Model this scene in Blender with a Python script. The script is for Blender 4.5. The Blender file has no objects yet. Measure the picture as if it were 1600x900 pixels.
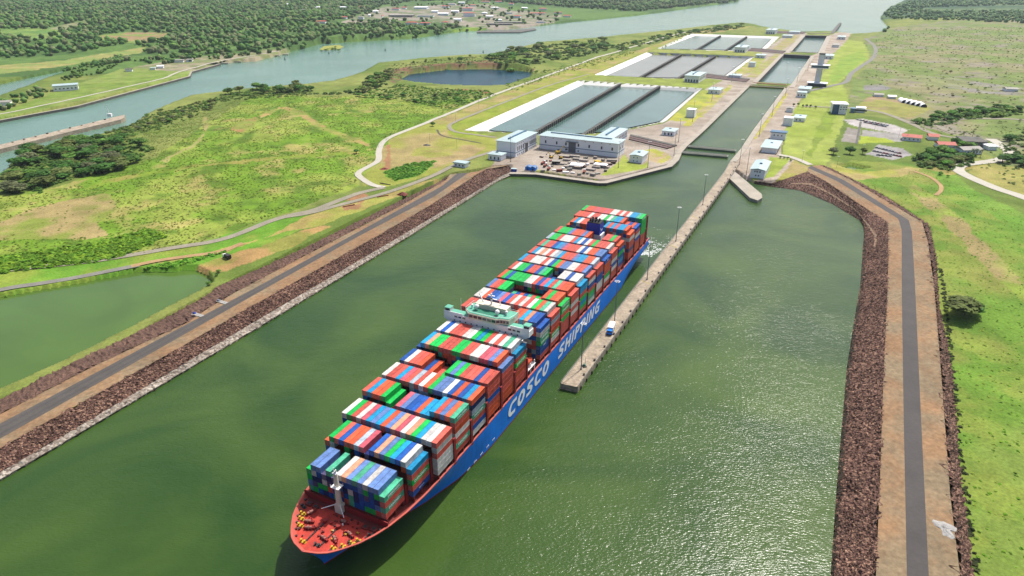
import bpy, math, random, numpy as np
from mathutils import Vector, Matrix, geometry
random.seed(7); RNG = np.random.default_rng(11)
SC = bpy.context.scene
COL = SC.collection

# ------------------------------------------------------------------ camera, sky, sun, exposure
CAM_H, CAM_PITCH, FPX = 209.0, 0.4413, 1062.0
cam_data = bpy.data.cameras.new("camera"); cam = bpy.data.objects.new("camera", cam_data)
COL.objects.link(cam); SC.camera = cam
cam.location = (0, 0, CAM_H); cam.rotation_euler = (math.pi/2 - CAM_PITCH, 0, 0)
cam_data.sensor_fit = 'HORIZONTAL'; cam_data.sensor_width = 36.0; cam_data.lens = FPX/1600*36
cam_data.clip_start = 1.0; cam_data.clip_end = 120000.0

SUN_AZ, SUN_EL = math.radians(37.5), math.radians(58)
world = bpy.data.worlds.new("World"); SC.world = world; world.use_nodes = True
wn = world.node_tree
bg = wn.nodes["Background"]
sky = wn.nodes.new("ShaderNodeTexSky"); sky.sky_type = 'NISHITA'; sky.sun_disc = False
sky.sun_elevation = SUN_EL; sky.sun_rotation = SUN_AZ
sky.altitude = 50; sky.air_density = 1.0; sky.dust_density = 4.0; sky.ozone_density = 0.6
wn.links.new(sky.outputs[0], bg.inputs[0]); bg.inputs[1].default_value = 0.12
sun_data = bpy.data.lights.new("sun", 'SUN'); sun = bpy.data.objects.new("sun", sun_data); COL.objects.link(sun)
sun_data.energy = 4.0; sun_data.angle = math.radians(0.53); sun_data.color = (1.0, 0.955, 0.88)
sdir = Vector((math.sin(SUN_AZ)*math.cos(SUN_EL), math.cos(SUN_AZ)*math.cos(SUN_EL), math.sin(SUN_EL)))
sun.rotation_euler = sdir.to_track_quat('Z', 'Y').to_euler(); sun.location = sdir*3000
SC.view_settings.view_transform = 'Standard'; SC.view_settings.look = 'None'
SC.view_settings.exposure = 0.62; SC.view_settings.gamma = 1.0; SC.view_settings.use_curve_mapping = False
SC.render.engine = 'CYCLES'
SC.cycles.max_bounces = 5; SC.cycles.diffuse_bounces = 2; SC.cycles.glossy_bounces = 3
SC.cycles.transmission_bounces = 2; SC.cycles.volume_bounces = 0; SC.cycles.transparent_max_bounces = 4
SC.cycles.use_denoising = True; SC.cycles.caustics_reflective = False; SC.cycles.caustics_refractive = False
SC.cycles.sample_clamp_indirect = 4; SC.cycles.sample_clamp_direct = 2.5

# ------------------------------------------------------------------ survey: sight lines of the photograph laid on the ground
CP, SP = math.cos(CAM_PITCH), math.sin(CAM_PITCH)
def un(px, py, z=0.0):
    u = (px-800)/FPX; v = (py-450)/FPX
    k = (z-CAM_H)/(-SP-v*CP)
    return u*k, (CP-v*SP)*k
def pr(X, Y, Z):
    Z = Z-CAM_H; d = np.maximum(Y*CP-Z*SP, 1e-3)
    return 800+FPX*X/d, 450-FPX*(Y*SP+Z*CP)/d
SEA = -8.0
CTRL = [(0,430,-4),(150,395,-4),(300,380,-3),(450,340,-1),(560,290,0),(640,230,1),(300,300,-1),(100,330,-3),(300,220,6),(450,200,9),(380,250,6),
 (550,170,5),(200,200,-3),(60,270,-5),(700,200,1),(720,260,2),(760,150,1),(900,100,0),(950,80,-1),(1100,40,-5),(-300,400,-5),(-300,250,-5),
 (0,480,-6),(120,455,-6),(330,440,-5),(360,420,-3),(430,390,-1),(560,320,1),(660,285,2),(760,245,2.2),(800,245,2.2),(900,250,2.2),(940,275,2.2),(1000,262,2.2),(1050,250,2.2),(1040,210,2.2),
 (960,215,2.2),(1090,190,1.8),(1130,150,1.4),(1160,130,1.0),(1190,270,2.2),(1215,240,2.2),(1205,220,2.0),(1240,190,1.8),(1230,160,1.4),(1250,130,1.0),
 (1200,100,0.6),(1280,100,0.6),(1300,80,0.2),(1230,65,-0.4),(1300,55,-0.6),(1250,45,-2),(1320,48,-3),(1150,60,-1),(1000,70,-1),(700,170,1),(860,110,0.6),(1010,78,0),(1100,110,0.5),(900,130,1.2),
 (1300,180,0.5),(1330,250,0.5),(1290,275,3.0),(1250,262,2.4),(1350,320,2.0),(1500,400,0.0),(1550,600,-1),(1600,800,-1),(1480,420,0),(1540,900,-1),(1400,240,0),(1600,300,0),(1600,200,-1),(1400,150,-2),
 (1500,120,-3),(1380,70,-4),(1600,60,-3),(1600,20,-2),(1450,10,0),(1750,300,0),(1900,700,-1),(1800,120,-2),
 (100,150,-4),(0,170,-5),(250,115,-4),(60,95,-3),(200,60,0),(100,30,6),(300,40,6),(0,10,12),(400,60,0),(450,15,8),(560,45,-2),(650,30,0),(760,30,-3),(850,25,-3),(900,8,3),(1000,10,0),(600,2,8),(1140,-5,2),(608,118,2),(640,102,6),(690,97,7),(740,95,7),(795,99,9),(850,96,5)]
CX = np.array([un(a, b, c) for a, b, c in CTRL]); CZ = np.array([c for *_, c in CTRL])
def zg(X, Y):
    X = np.asarray(X, float); Y = np.asarray(Y, float); sh = X.shape
    x = X.ravel(); y = Y.ravel(); out = np.empty_like(x)
    for i in range(0, len(x), 60000):
        sl = slice(i, i+60000)
        d2 = (x[sl, None]-CX[None, :, 0])**2+(y[sl, None]-CX[None, :, 1])**2
        w = 1/(d2+400.)**1.5
        out[sl] = (w*CZ).sum(1)/w.sum(1)
    return out.reshape(sh)
def G(px, py, dz=0.0):
    z = 0.0
    for _ in range(6):
        X, Y = un(px, py, z); z = float(zg(X, Y))
    X, Y = un(px, py, z)
    return Vector((X, Y, z+dz))
def PZ(px, py, z):
    X, Y = un(px, py, z); return Vector((X, Y, z))
def inside(poly, x, y):
    x = np.asarray(x); y = np.asarray(y); r = np.zeros(x.shape, bool); n = len(poly)
    for i in range(n):
        (x1, y1), (x2, y2) = poly[i], poly[(i+1) % n]
        if y1 == y2: continue
        c = ((y1 > y) != (y2 > y)) & (x < (x2-x1)*(y-y1)/(y2-y1)+x1)
        r ^= c
    return r
def vnoise(x, y, s, seed=0):
    x = np.asarray(x)/s; y = np.asarray(y)/s
    xi = np.floor(x).astype(np.int64); yi = np.floor(y).astype(np.int64); fx = x-xi; fy = y-yi
    fx = fx*fx*(3-2*fx); fy = fy*fy*(3-2*fy)
    def h(a, b):
        n = (a*374761393+b*668265263+seed*1442695041) & 0x7fffffff
        n = ((n ^ (n >> 13))*1274126177) & 0x7fffffff
        return ((n ^ (n >> 16)) & 0xffff)/65535.
    return (h(xi, yi)*(1-fx)+h(xi+1, yi)*fx)*(1-fy)+(h(xi, yi+1)*(1-fx)+h(xi+1, yi+1)*fx)*fy
def fbm(x, y, s, seed=0, o=4):
    a = 0; w = 0.5; t = 0
    for k in range(o):
        a = a+w*vnoise(x, y, s/2**k, seed+k*17); t += w; w *= .55
    return a/t

# ------------------------------------------------------------------ tagging and mesh helpers
def tag(o, label=None, cat=None, group=None, kind=None):
    if label: o["label"] = label
    if cat: o["category"] = cat
    if group: o["group"] = group
    if kind: o["kind"] = kind
    return o
def empty(name, loc=(0, 0, 0), rz=0.0, scale=1.0):
    o = bpy.data.objects.new(name, None); COL.objects.link(o)
    o.location = loc; o.rotation_euler = (0, 0, rz); o.scale = (scale,)*3; o.empty_display_size = 0.5
    return o
class MB:
    def __init__(s): s.v = []; s.f = []; s.m = []
    def add(s, verts, faces, mi=0):
        b = len(s.v); s.v += [tuple(p) for p in verts]; s.f += [tuple(i+b for i in f) for f in faces]; s.m += [mi]*len(faces)
        return s
    def box(s, x0, x1, y0, y1, z0, z1, mi=0, M=None):
        p = [(x0,y0,z0),(x1,y0,z0),(x1,y1,z0),(x0,y1,z0),(x0,y0,z1),(x1,y0,z1),(x1,y1,z1),(x0,y1,z1)]
        if M is not None: p = [M @ Vector(q) for q in p]
        return s.add(p, [(3,2,1,0),(4,5,6,7),(0,1,5,4),(1,2,6,5),(2,3,7,6),(3,0,4,7)], mi)
    def frustum(s, b, z0, t, z1, mi=0):
        (x0,x1,y0,y1) = b; (a0,a1,c0,c1) = t
        p = [(x0,y0,z0),(x1,y0,z0),(x1,y1,z0),(x0,y1,z0),(a0,c0,z1),(a1,c0,z1),(a1,c1,z1),(a0,c1,z1)]
        return s.add(p, [(3,2,1,0),(4,5,6,7),(0,1,5,4),(1,2,6,5),(2,3,7,6),(3,0,4,7)], mi)
    def prism(s, poly, z0, z1, mi=0):
        n = len(poly); A = sum(poly[i][0]*poly[(i+1)%n][1]-poly[(i+1)%n][0]*poly[i][1] for i in range(n))
        if A < 0: poly = poly[::-1]
        zz = (lambda z, i: z[i] if isinstance(z, (list, tuple)) else z)
        v = [(p[0], p[1], zz(z0, i)) for i, p in enumerate(poly)]+[(p[0], p[1], zz(z1, i)) for i, p in enumerate(poly)]
        tri = geometry.tessellate_polygon([[Vector((p[0], p[1], 0)) for p in poly]])
        f = []
        for t in tri:
            a, b, c = t
            cr = (poly[b][0]-poly[a][0])*(poly[c][1]-poly[a][1])-(poly[b][1]-poly[a][1])*(poly[c][0]-poly[a][0])
            if cr < 0: b, c = c, b
            f += [(a+n, b+n, c+n), (c, b, a)]
        f += [(i, (i+1) % n, (i+1) % n+n, i+n) for i in range(n)]
        return s.add(v, f, mi)
    def cyl(s, p0, p1, r0, r1=None, n=8, mi=0, cap=True):
        r1 = r0 if r1 is None else r1; p0 = Vector(p0); p1 = Vector(p1); d = (p1-p0).normalized()
        a = d.orthogonal().normalized(); b = d.cross(a)
        v = [p0+(a*math.cos(2*math.pi*i/n)+b*math.sin(2*math.pi*i/n))*r0 for i in range(n)]
        v += [p1+(a*math.cos(2*math.pi*i/n)+b*math.sin(2*math.pi*i/n))*r1 for i in range(n)]
        f = [(i, (i+1) % n, (i+1) % n+n, i+n) for i in range(n)]
        if cap: f += [tuple(range(n-1, -1, -1)), tuple(range(n, 2*n))]
        return s.add(v, f, mi)
    def dome(s, c, r, mi=0, n=10, k=5, lo=-0.5):
        v = []; f = []
        for j in range(k+1):
            t = lo*math.pi/2*2+(math.pi/2-lo*math.pi)*j/k if lo < 0 else math.pi/2*j/k
            for i in range(n): v.append((c[0]+r*math.cos(t)*math.cos(2*math.pi*i/n), c[1]+r*math.cos(t)*math.sin(2*math.pi*i/n), c[2]+r*math.sin(t)))
        for j in range(k):
            for i in range(n): f.append((j*n+i, j*n+(i+1) % n, (j+1)*n+(i+1) % n, (j+1)*n+i))
        return s.add(v, f, mi)
    def grid(s, P, mi=0):
        nr, nc = P.shape[:2]
        v = [tuple(p) for p in P.reshape(-1, 3)]
        f = [(r*nc+c, r*nc+c+1, (r+1)*nc+c+1, (r+1)*nc+c) for r in range(nr-1) for c in range(nc-1)]
        return s.add(v, f, mi)
    def mesh(s, name, mats):
        me = bpy.data.meshes.new(name); me.from_pydata(s.v, [], s.f)
        for m in (mats if isinstance(mats, (list, tuple)) else [mats]): me.materials.append(m)
        if any(s.m): me.polygons.foreach_set("material_index", s.m)
        me.update(); return me
    def build(s, name, mats, parent=None, loc=None, rz=None):
        o = bpy.data.objects.new(name, s.mesh(name, mats)); COL.objects.link(o)
        if parent is not None: o.parent = parent
        if loc is not None: o.location = loc
        if rz is not None: o.rotation_euler = (0, 0, rz)
        return o
def np_mesh(name, V, Fq, mat, colors=None, smooth=False):
    """big mesh from arrays: V (n,3), Fq (m,k)"""
    V = np.asarray(V, np.float32); Fq = np.asarray(Fq, np.int32); k = Fq.shape[1]
    me = bpy.data.meshes.new(name); me.vertices.add(len(V)); me.loops.add(Fq.size); me.polygons.add(len(Fq))
    me.vertices.foreach_set("co", V.ravel()); me.loops.foreach_set("vertex_index", Fq.ravel())
    me.polygons.foreach_set("loop_start", np.arange(0, Fq.size, k, dtype=np.int32))
    me.polygons.foreach_set("use_smooth", np.full(len(Fq), smooth))
    if colors is not None:
        a = me.color_attributes.new("tint", 'FLOAT_COLOR', 'POINT')
        c = np.ones((len(V), 4), np.float32); c[:, :3] = colors; a.data.foreach_set("color", c.ravel())
    me.materials.append(mat); me.update(calc_edges=True); me.validate()
    return me
def link(name, me, parent=None):
    o = bpy.data.objects.new(name, me); COL.objects.link(o)
    if parent is not None: o.parent = parent
    return o
def copy_tree(o, parent=None):
    c = o.copy(); COL.objects.link(c)
    if parent is not None: c.parent = parent
    for ch in o.children: copy_tree(ch, c)
    return c

# ------------------------------------------------------------------ materials
def lin(c):
    return tuple((x/255/12.92 if x/255 <= .04045 else ((x/255+.055)/1.055)**2.4) for x in c)
GAIN = 2.0
def alb(r, g, b, k=GAIN):
    return tuple(min(x/k, .8) for x in lin((r, g, b)))
def mat(name, rgb, rough=.75, var=.12, vs=.25, bump=0., bs=1., metal=0., spec=.35, attr=None, rand=0., fine=0., fs=2.):
    m = bpy.data.materials.new(name); m.use_nodes = True; nt = m.node_tree; N = nt.nodes; L = nt.links
    p = N["Principled BSDF"]; p.inputs["Roughness"].default_value = rough; p.inputs["Metallic"].default_value = metal
    p.inputs["Specular IOR Level"].default_value = spec
    if attr:
        a = N.new("ShaderNodeVertexColor"); a.layer_name = attr; src = a.outputs["Color"]
    else:
        a = N.new("ShaderNodeRGB"); a.outputs[0].default_value = (*rgb, 1); src = a.outputs[0]
    geo = N.new("ShaderNodeNewGeometry")
    def noise(scale, det=5):
        n = N.new("ShaderNodeTexNoise"); n.inputs["Scale"].default_value = scale; n.inputs["Detail"].default_value = det
        n.inputs["Roughness"].default_value = .6
        L.new(geo.outputs["Position"], n.inputs["Vector"]); return n
    def mul(src, fac, lo, hi, fmin=.3, fmax=.7):
        r = N.new("ShaderNodeMapRange"); r.inputs[1].default_value = fmin; r.inputs[2].default_value = fmax
        r.inputs[3].default_value = lo; r.inputs[4].default_value = hi; L.new(fac, r.inputs[0])
        v = N.new("ShaderNodeVectorMath"); v.operation = 'SCALE'; L.new(src, v.inputs[0]); L.new(r.outputs[0], v.inputs["Scale"])
        return v.outputs[0]
    if var: src = mul(src, noise(vs).outputs["Fac"], 1-var, 1+var)
    if fine: src = mul(src, noise(fs, 3).outputs["Fac"], 1-fine, 1+fine)
    if rand:
        oi = N.new("ShaderNodeObjectInfo"); src = mul(src, oi.outputs["Random"], 1-rand, 1+rand, 0, 1)
    L.new(src, p.inputs["Base Color"])
    if bump:
        b = N.new("ShaderNodeBump"); b.inputs["Strength"].default_value = .6; b.inputs["Distance"].default_value = bump
        L.new(noise(bs, 6).outputs["Fac"], b.inputs["Height"]); L.new(b.outputs[0], p.inputs["Normal"])
    return m
def water_mat(name, rgb, rough=.12, bump=.25, scale=.35, patch=.12, pscale=.012, spec=.5, tint2=None):
    m = bpy.data.materials.new(name); m.use_nodes = True; nt = m.node_tree; N = nt.nodes; L = nt.links
    p = N["Principled BSDF"]; p.inputs["Roughness"].default_value = rough; p.inputs["IOR"].default_value = 1.33; p.inputs["Specular IOR Level"].default_value = spec
    geo = N.new("ShaderNodeNewGeometry")
    n0 = N.new("ShaderNodeTexNoise"); n0.inputs["Scale"].default_value = pscale; n0.inputs["Detail"].default_value = 5
    n0.inputs["Distortion"].default_value = 1.2
    L.new(geo.outputs["Position"], n0.inputs["Vector"])
    r = N.new("ShaderNodeMapRange"); r.inputs[1].default_value = .35; r.inputs[2].default_value = .68
    L.new(n0.outputs["Fac"], r.inputs[0])
    mx = N.new("ShaderNodeMix"); mx.data_type = 'RGBA'
    c2 = tint2 or tuple(c*(1+2*patch) for c in rgb)
    mx.inputs[6].default_value = (*[c*(1-patch) for c in rgb], 1); mx.inputs[7].default_value = (*c2, 1)
    L.new(r.outputs[0], mx.inputs[0]); L.new(mx.outputs[2], p.inputs["Base Color"])
    mp = N.new("ShaderNodeMapping"); mp.inputs["Rotation"].default_value = (0, 0, .5); mp.inputs["Scale"].default_value = (1, 1.9, 1)
    L.new(geo.outputs["Position"], mp.inputs["Vector"])
    n1 = N.new("ShaderNodeTexNoise"); n1.inputs["Scale"].default_value = scale; n1.inputs["Detail"].default_value = 2.5; n1.inputs["Roughness"].default_value = .5
    L.new(mp.outputs[0], n1.inputs["Vector"])
    mp2 = N.new("ShaderNodeMapping"); mp2.inputs["Rotation"].default_value = (0, 0, -.35); mp2.inputs["Scale"].default_value = (1, 1.5, 1)
    L.new(geo.outputs["Position"], mp2.inputs["Vector"])
    n2 = N.new("ShaderNodeTexNoise"); n2.inputs["Scale"].default_value = scale*.22; n2.inputs["Detail"].default_value = 2
    L.new(mp2.outputs[0], n2.inputs["Vector"])
    # breeze patches: ripples stronger in some places than others
    n3 = N.new("ShaderNodeTexNoise"); n3.inputs["Scale"].default_value = .008; n3.inputs["Detail"].default_value = 3; L.new(geo.outputs["Position"], n3.inputs["Vector"])
    r3 = N.new("ShaderNodeMapRange"); r3.inputs[1].default_value = .35; r3.inputs[2].default_value = .65; r3.inputs[3].default_value = .5; r3.inputs[4].default_value = 1.2; L.new(n3.outputs["Fac"], r3.inputs[0])
    add = N.new("ShaderNodeMath"); add.operation = 'MULTIPLY_ADD'; L.new(n2.outputs["Fac"], add.inputs[0]); add.inputs[1].default_value = 1.2; L.new(n1.outputs["Fac"], add.inputs[2])
    mu = N.new("ShaderNodeMath"); mu.operation = 'MULTIPLY'; L.new(add.outputs[0], mu.inputs[0]); L.new(r3.outputs[0], mu.inputs[1])
    b = N.new("ShaderNodeBump"); b.inputs["Strength"].default_value = 1.; b.inputs["Distance"].default_value = bump
    L.new(mu.outputs[0], b.inputs["Height"]); L.new(b.outputs[0], p.inputs["Normal"])
    return m
def leaf_mat(name):
    m = mat(name, (.1,.1,.1), .75, .22, .12, spec=.15, attr='tint', rand=.18); nt = m.node_tree; N = nt.nodes; L = nt.links
    p = N["Principled BSDF"]; src = p.inputs["Base Color"].links[0].from_socket
    tr = N.new("ShaderNodeBsdfTranslucent"); L.new(src, tr.inputs[0]); mx = N.new("ShaderNodeMixShader"); mx.inputs[0].default_value = .42
    L.new(p.outputs[0], mx.inputs[1]); L.new(tr.outputs[0], mx.inputs[2]); L.new(mx.outputs[0], N["Material Output"].inputs[0])
    return m
def dirt_mat(name, c1, c2):
    m = mat(name, c1, .95, .2, .045, bump=.35, bs=.7, fine=.25, fs=.45); nt = m.node_tree; N = nt.nodes; L = nt.links
    rgb = [n for n in N if n.bl_idname == 'ShaderNodeRGB'][0]; to = [l.to_socket for l in rgb.outputs[0].links][0]
    geo = [n for n in N if n.bl_idname == 'ShaderNodeNewGeometry'][0]
    n = N.new("ShaderNodeTexNoise"); n.inputs["Scale"].default_value = .03; n.inputs["Detail"].default_value = 6; n.inputs["Roughness"].default_value = .65; L.new(geo.outputs["Position"], n.inputs["Vector"])
    r = N.new("ShaderNodeMapRange"); r.inputs[1].default_value = .42; r.inputs[2].default_value = .6; L.new(n.outputs["Fac"], r.inputs[0])
    mx = N.new("ShaderNodeMix"); mx.data_type = 'RGBA'; mx.inputs[7].default_value = (*c2, 1); L.new(rgb.outputs[0], mx.inputs[6]); L.new(r.outputs[0], mx.inputs[0]); L.new(mx.outputs[2], to)
    return m
def rock_mat(name, cols, scale=.55, bump=.5):
    m = bpy.data.materials.new(name); m.use_nodes = True; nt = m.node_tree; N = nt.nodes; L = nt.links
    p = N["Principled BSDF"]; p.inputs["Roughness"].default_value = .9; p.inputs["Specular IOR Level"].default_value = .15
    geo = N.new("ShaderNodeNewGeometry")
    vo = N.new("ShaderNodeTexVoronoi"); vo.inputs["Scale"].default_value = scale; L.new(geo.outputs["Position"], vo.inputs["Vector"])
    sep = N.new("ShaderNodeSeparateColor"); L.new(vo.outputs["Color"], sep.inputs[0])
    cr = N.new("ShaderNodeValToRGB"); e = cr.color_ramp; e.interpolation = 'LINEAR'
    for i, (pos, c) in enumerate(cols):
        k = e.elements[i] if i < 2 else e.elements.new(pos)
        k.position = pos; k.color = (*c, 1)
    L.new(sep.outputs[0], cr.inputs[0])
    n = N.new("ShaderNodeTexNoise"); n.inputs["Scale"].default_value = .05; n.inputs["Detail"].default_value = 5; L.new(geo.outputs["Position"], n.inputs["Vector"])
    r = N.new("ShaderNodeMapRange"); r.inputs[1].default_value = .3; r.inputs[2].default_value = .7; r.inputs[3].default_value = .75; r.inputs[4].default_value = 1.3
    L.new(n.outputs["Fac"], r.inputs[0])
    v = N.new("ShaderNodeVectorMath"); v.operation = 'SCALE'; L.new(cr.outputs[0], v.inputs[0]); L.new(r.outputs[0], v.inputs["Scale"])
    L.new(v.outputs[0], p.inputs["Base Color"])
    b = N.new("ShaderNodeBump"); b.inputs["Strength"].default_value = 1; b.inputs["Distance"].default_value = bump; b.invert = True
    L.new(vo.outputs["Distance"], b.inputs["Height"]); L.new(b.outputs[0], p.inputs["Normal"])
    return m
M = {}
M['ground'] = mat('ground', (.1,.1,.1), .95, .22, .035, bump=.5, bs=.5, spec=.1, attr='tint', fine=.22, fs=.6)
M['leaf'] = leaf_mat('leaf')
M['bark'] = mat('bark', (.12,.09,.06), .9)
M['asphalt'] = mat('asphalt', alb(98,93,88), .9, .14, .08, fine=.12, fs=.7)
M['asphalt_track'] = mat('asphalt_track', alb(90,86,84), .9, .14, .08, fine=.1, fs=.7)
M['gravel_road'] = mat('gravel_road', alb(168,160,140), .95, .15, .08, fine=.15, fs=.8)
M['pale_road'] = mat('pale_road', alb(214,208,192), .9, .08, .06, fine=.08, fs=.8)
M['grey_road'] = mat('grey_road', alb(150,148,138), .95, .14, .08, fine=.12, fs=.8)
M['dirt'] = dirt_mat('dirt', alb(166,130,94), alb(156,136,106))
M['dirt_track'] = mat('dirt_track', alb(196,160,112), .95, .2, .06, fine=.15, fs=.6)
M['riprap'] = rock_mat('riprap', [(0.0, alb(74,54,48)), (1.0, alb(188,150,126)), (.35, alb(104,76,66)), (.75, alb(136,104,90))], 1.25, .5)
M['riprap_wet'] = rock_mat('riprap_wet', [(0.0, alb(34,30,26)), (1.0, alb(84,74,58)), (.5, alb(54,48,38))], 1.4, .3)
M['riprap_fine'] = rock_mat('riprap_fine', [(0.0, alb(88,64,56)), (1.0, alb(150,118,100)), (.5, alb(116,88,76))], 1.5, .25)
M['berm'] = rock_mat('berm', [(0.0, alb(120,108,98)), (1.0, alb(210,200,185)), (.5, alb(165,152,138))], .8, .4)
M['concrete'] = mat('concrete', alb(196,186,170), .9, .16, .06, fine=.12, fs=.5)
M['concrete_old'] = mat('concrete_old', alb(190,174,152), .9, .3, .16, fine=.32, fs=.6)
M['concrete_dark'] = mat('concrete_dark', alb(112,110,104), .9, .25, .1, fine=.2, fs=.4)
M['concrete_wet'] = mat('concrete_wet', alb(82,88,86), .8, .25, .08, fine=.2, fs=.4)
M['lining'] = mat('lining', (.52,.51,.48), .8, .06, .04)
M['lawn'] = mat('lawn', alb(186,196,58), .95, .12, .05, fine=.1, fs=.6)
M['lawn_dull'] = mat('lawn_dull', alb(168,172,74), .95, .2, .05, fine=.16, fs=.5)
M['water_canal'] = water_mat('water_canal', alb(56,92,38), .2, .30, .62, .16, .010, .27, alb(82,110,46))
M['water_sea'] = water_mat('water_sea', alb(118,158,138), .16, .4, .3, .06, .004, .35)
M['water_pond'] = water_mat('water_pond', alb(94,126,54), .08, .06, .4, .08, .012, .3)
M['water_quarry'] = water_mat('water_quarry', alb(18,70,88), .25, .06, .4, .15, .012, .06)
M['water_basin'] = water_mat('water_basin', alb(96,128,120), .12, .12, .4, .08, .012, .3)
M['basin_mud'] = water_mat('basin_mud', alb(144,146,136), .25, .10, .3, .08, .010)
M['white_wall'] = mat('white_wall', (.74,.75,.77), .75, .05, .1)
M['blue_trim'] = mat('blue_trim', alb(120,160,190), .7, .05)
M['roof_aqua'] = mat('roof_aqua', alb(198,222,224), .6, .08, .15)
M['roof_blue'] = mat('roof_blue', alb(60,120,160), .6, .1, .15)
M['roof_red'] = mat('roof_red', alb(206,92,74), .7, .14, .15)
M['roof_grey'] = mat('roof_grey', alb(176,172,162), .7, .1, .15)
M['glass'] = mat('glass', (.02,.03,.045), .15, 0, spec=.6)
M['door_grey'] = mat('door_grey', alb(128,134,142), .6, .05)
M['grey_metal'] = mat('grey_metal', alb(150,152,152), .5, .1, spec=.5)
M['dark_metal'] = mat('dark_metal', alb(62,60,60), .6, .1, spec=.4)
M['rubber'] = mat('rubber', (.018,.018,.018), .8, .05)
M['yellow'] = mat('yellow', alb(232,190,40), .6, .1)
M['yellow_dull'] = mat('yellow_dull', alb(196,178,92), .7, .15, .1)
M['gate_green'] = mat('gate_green', alb(138,148,128), .7, .2, .1)
M['gate_dark'] = mat('gate_dark', alb(74,84,92), .7, .2, .1)
M['steel_brown'] = mat('steel_brown', alb(108,82,78), .8, .25, .2)
M['rust_red'] = mat('rust_red', alb(150,70,58), .8, .2, .2)
M['foam'] = mat('foam', alb(226,232,226), .9, .1, .3)
# ================================================================== THE GROUND
def resample(pts, step):
    pts = [Vector(p) for p in pts]; out = [pts[0]]
    for a, b in zip(pts[:-1], pts[1:]):
        n = max(1, int((b-a).length/step))
        for i in range(1, n+1): out.append(a.lerp(b, i/n))
    return out
def smooth_path(pts, step):
    pts = [Vector(p) for p in pts]
    if len(pts) < 3: return resample(pts, step)
    P = [pts[0]*2-pts[1]]+pts+[pts[-1]*2-pts[-2]]; out = [pts[0]]
    for i in range(1, len(P)-2):
        p0, p1, p2, p3 = P[i-1:i+3]; n = max(2, int((p2-p1).length/step))
        for k in range(1, n+1):
            t = k/n
            out.append(.5*((2*p1)+(p2-p0)*t+(2*p0-5*p1+4*p2-p3)*t*t+(3*p1-p0-3*p2+p3)*t**3))
    return out
def offset(pts, d):
    n = len(pts); out = []
    for i in range(n):
        a = pts[max(i-1, 0)]; b = pts[min(i+1, n-1)]
        t = Vector((b.x-a.x, b.y-a.y, 0)).normalized(); nrm = Vector((-t.y, t.x, 0))
        k = 1.0
        if 0 < i < n-1:
            t1 = (pts[i]-pts[i-1]); t1.z = 0; t1.normalize()
            k = 1/max(.5, Vector((-t1.y, t1.x, 0)).dot(nrm))
        out.append(pts[i]+nrm*d*k)
    return out
def at_even(pts, n):
    pts = [Vector(p) for p in pts]; L = [0]
    for a, b in zip(pts[:-1], pts[1:]): L.append(L[-1]+(b-a).length)
    out = []; j = 0
    for i in range(n):
        s = L[-1]*i/(n-1)
        while j < len(L)-2 and L[j+1] < s: j += 1
        out.append(pts[j].lerp(pts[j+1], (s-L[j])/max(L[j+1]-L[j], 1e-6)))
    return out

# water outlines (photograph sight lines, laid at the water's own level)
CANAL = [(-420,1000),(-260,905),(0,748),(140,667),(400,512),(630,372),(775,282),(790,277),(823,271.5),(838,271.5),(935,285.5),(948,285.5),(1050,259.5),(1061,249),(1066,239),(1080,224),
         (1103,202),(1171,135),(1226,137),(1178,202),(1157,233),(1142,251),(1136,268),(1150,270),(1164,280),(1180,288),(1200,291),(1250,298),(1300,319),(1345,346),(1351,356),(1348,387),(1344,447),(1338,480),(1323,575),(1308,750),(1298,895),(1283,1100),(-420,1100)]
DIKE_L = [(-420,905),(-200,722),(0,618),(212,515),(312,463),(332,449),(500,374),(605,322),(705,276),(800,262),(800,276),(630,376),(0,760),(-420,1010)]
DIKE_R = [(1170,284),(1240,283),(1330,283),(1380,306),(1416,329),(1449,352),(1455,374),(1460,400),(1463,480),(1484,580),(1497,730),(1515,890),(1522,1010),(1285,1010),(1298,895),(1323,575),(1348,387),(1345,347),(1300,320),(1250,299)]
RIVER = [(-500,330),(-60,300),(0,280),(20,256),(50,241),(104,229),(160,214),(206,200),(236,180),(300,154),(345,149),(400,144),(480,139),(520,134),(570,119),(592,107),(630,103),(690,97),(740,93),(765,93),(800,82),(850,69),(950,60),(1040,50),(1110,40),(1160,36),(1182,40),
         (1205,46),(1255,51.5),(1300,50),(1335,55),(1380,51),(1388,42),(1375,28),(1388,14),(1412,2),(1450,-8),(1600,-14),(1600,-24),(1200,-24),(1150,3),(1000,24),(870,37),(800,46),(720,49),(640,61),(560,65),(500,69),(470,77),(400,96),(345,99),(300,111),(297,119),(120,166),(0,188),(-60,199),(-500,270)]
INLET = [(-300,175),(0,132),(60,119),(118,107),(112,112),(82,122),(40,138),(0,152),(-300,205)]
QUARRY = [(617,128),(640,116),(700,109),(760,108),(805,110),(832,113),(828,125),(790,138),(740,139),(690,137),(650,134)]
POND = [(-300,520),(0,466),(60,455),(120,445),(215,426),(310,424),(326,432),(336,446),(312,462),(212,514),(0,616),(-300,760)]
CH2 = [(1185,127),(1225,84.9),(1267,87),(1238,130)]
CH3 = [(1236.7,80.7),(1258.7,55.4),(1292,56.2),(1279,82)]
BAS1 = [(728,203),(905,126),(1096,138.5),(1040,190),(960,206),(880,214),(800,207)]
BAS2 = [(928,117.5),(1012,82),(1178,88.5),(1140,118),(1100,124),(1040,123)]
BAS3 = [(1027,76),(1080,53),(1216,57.5),(1198,76),(1160,80)]
CUT = [(1305,258),(1330,255),(1362,262),(1345,266),(1320,264)]
def wpoly(poly, z): return [PZ(x, y, z) for x, y in poly]

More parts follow.
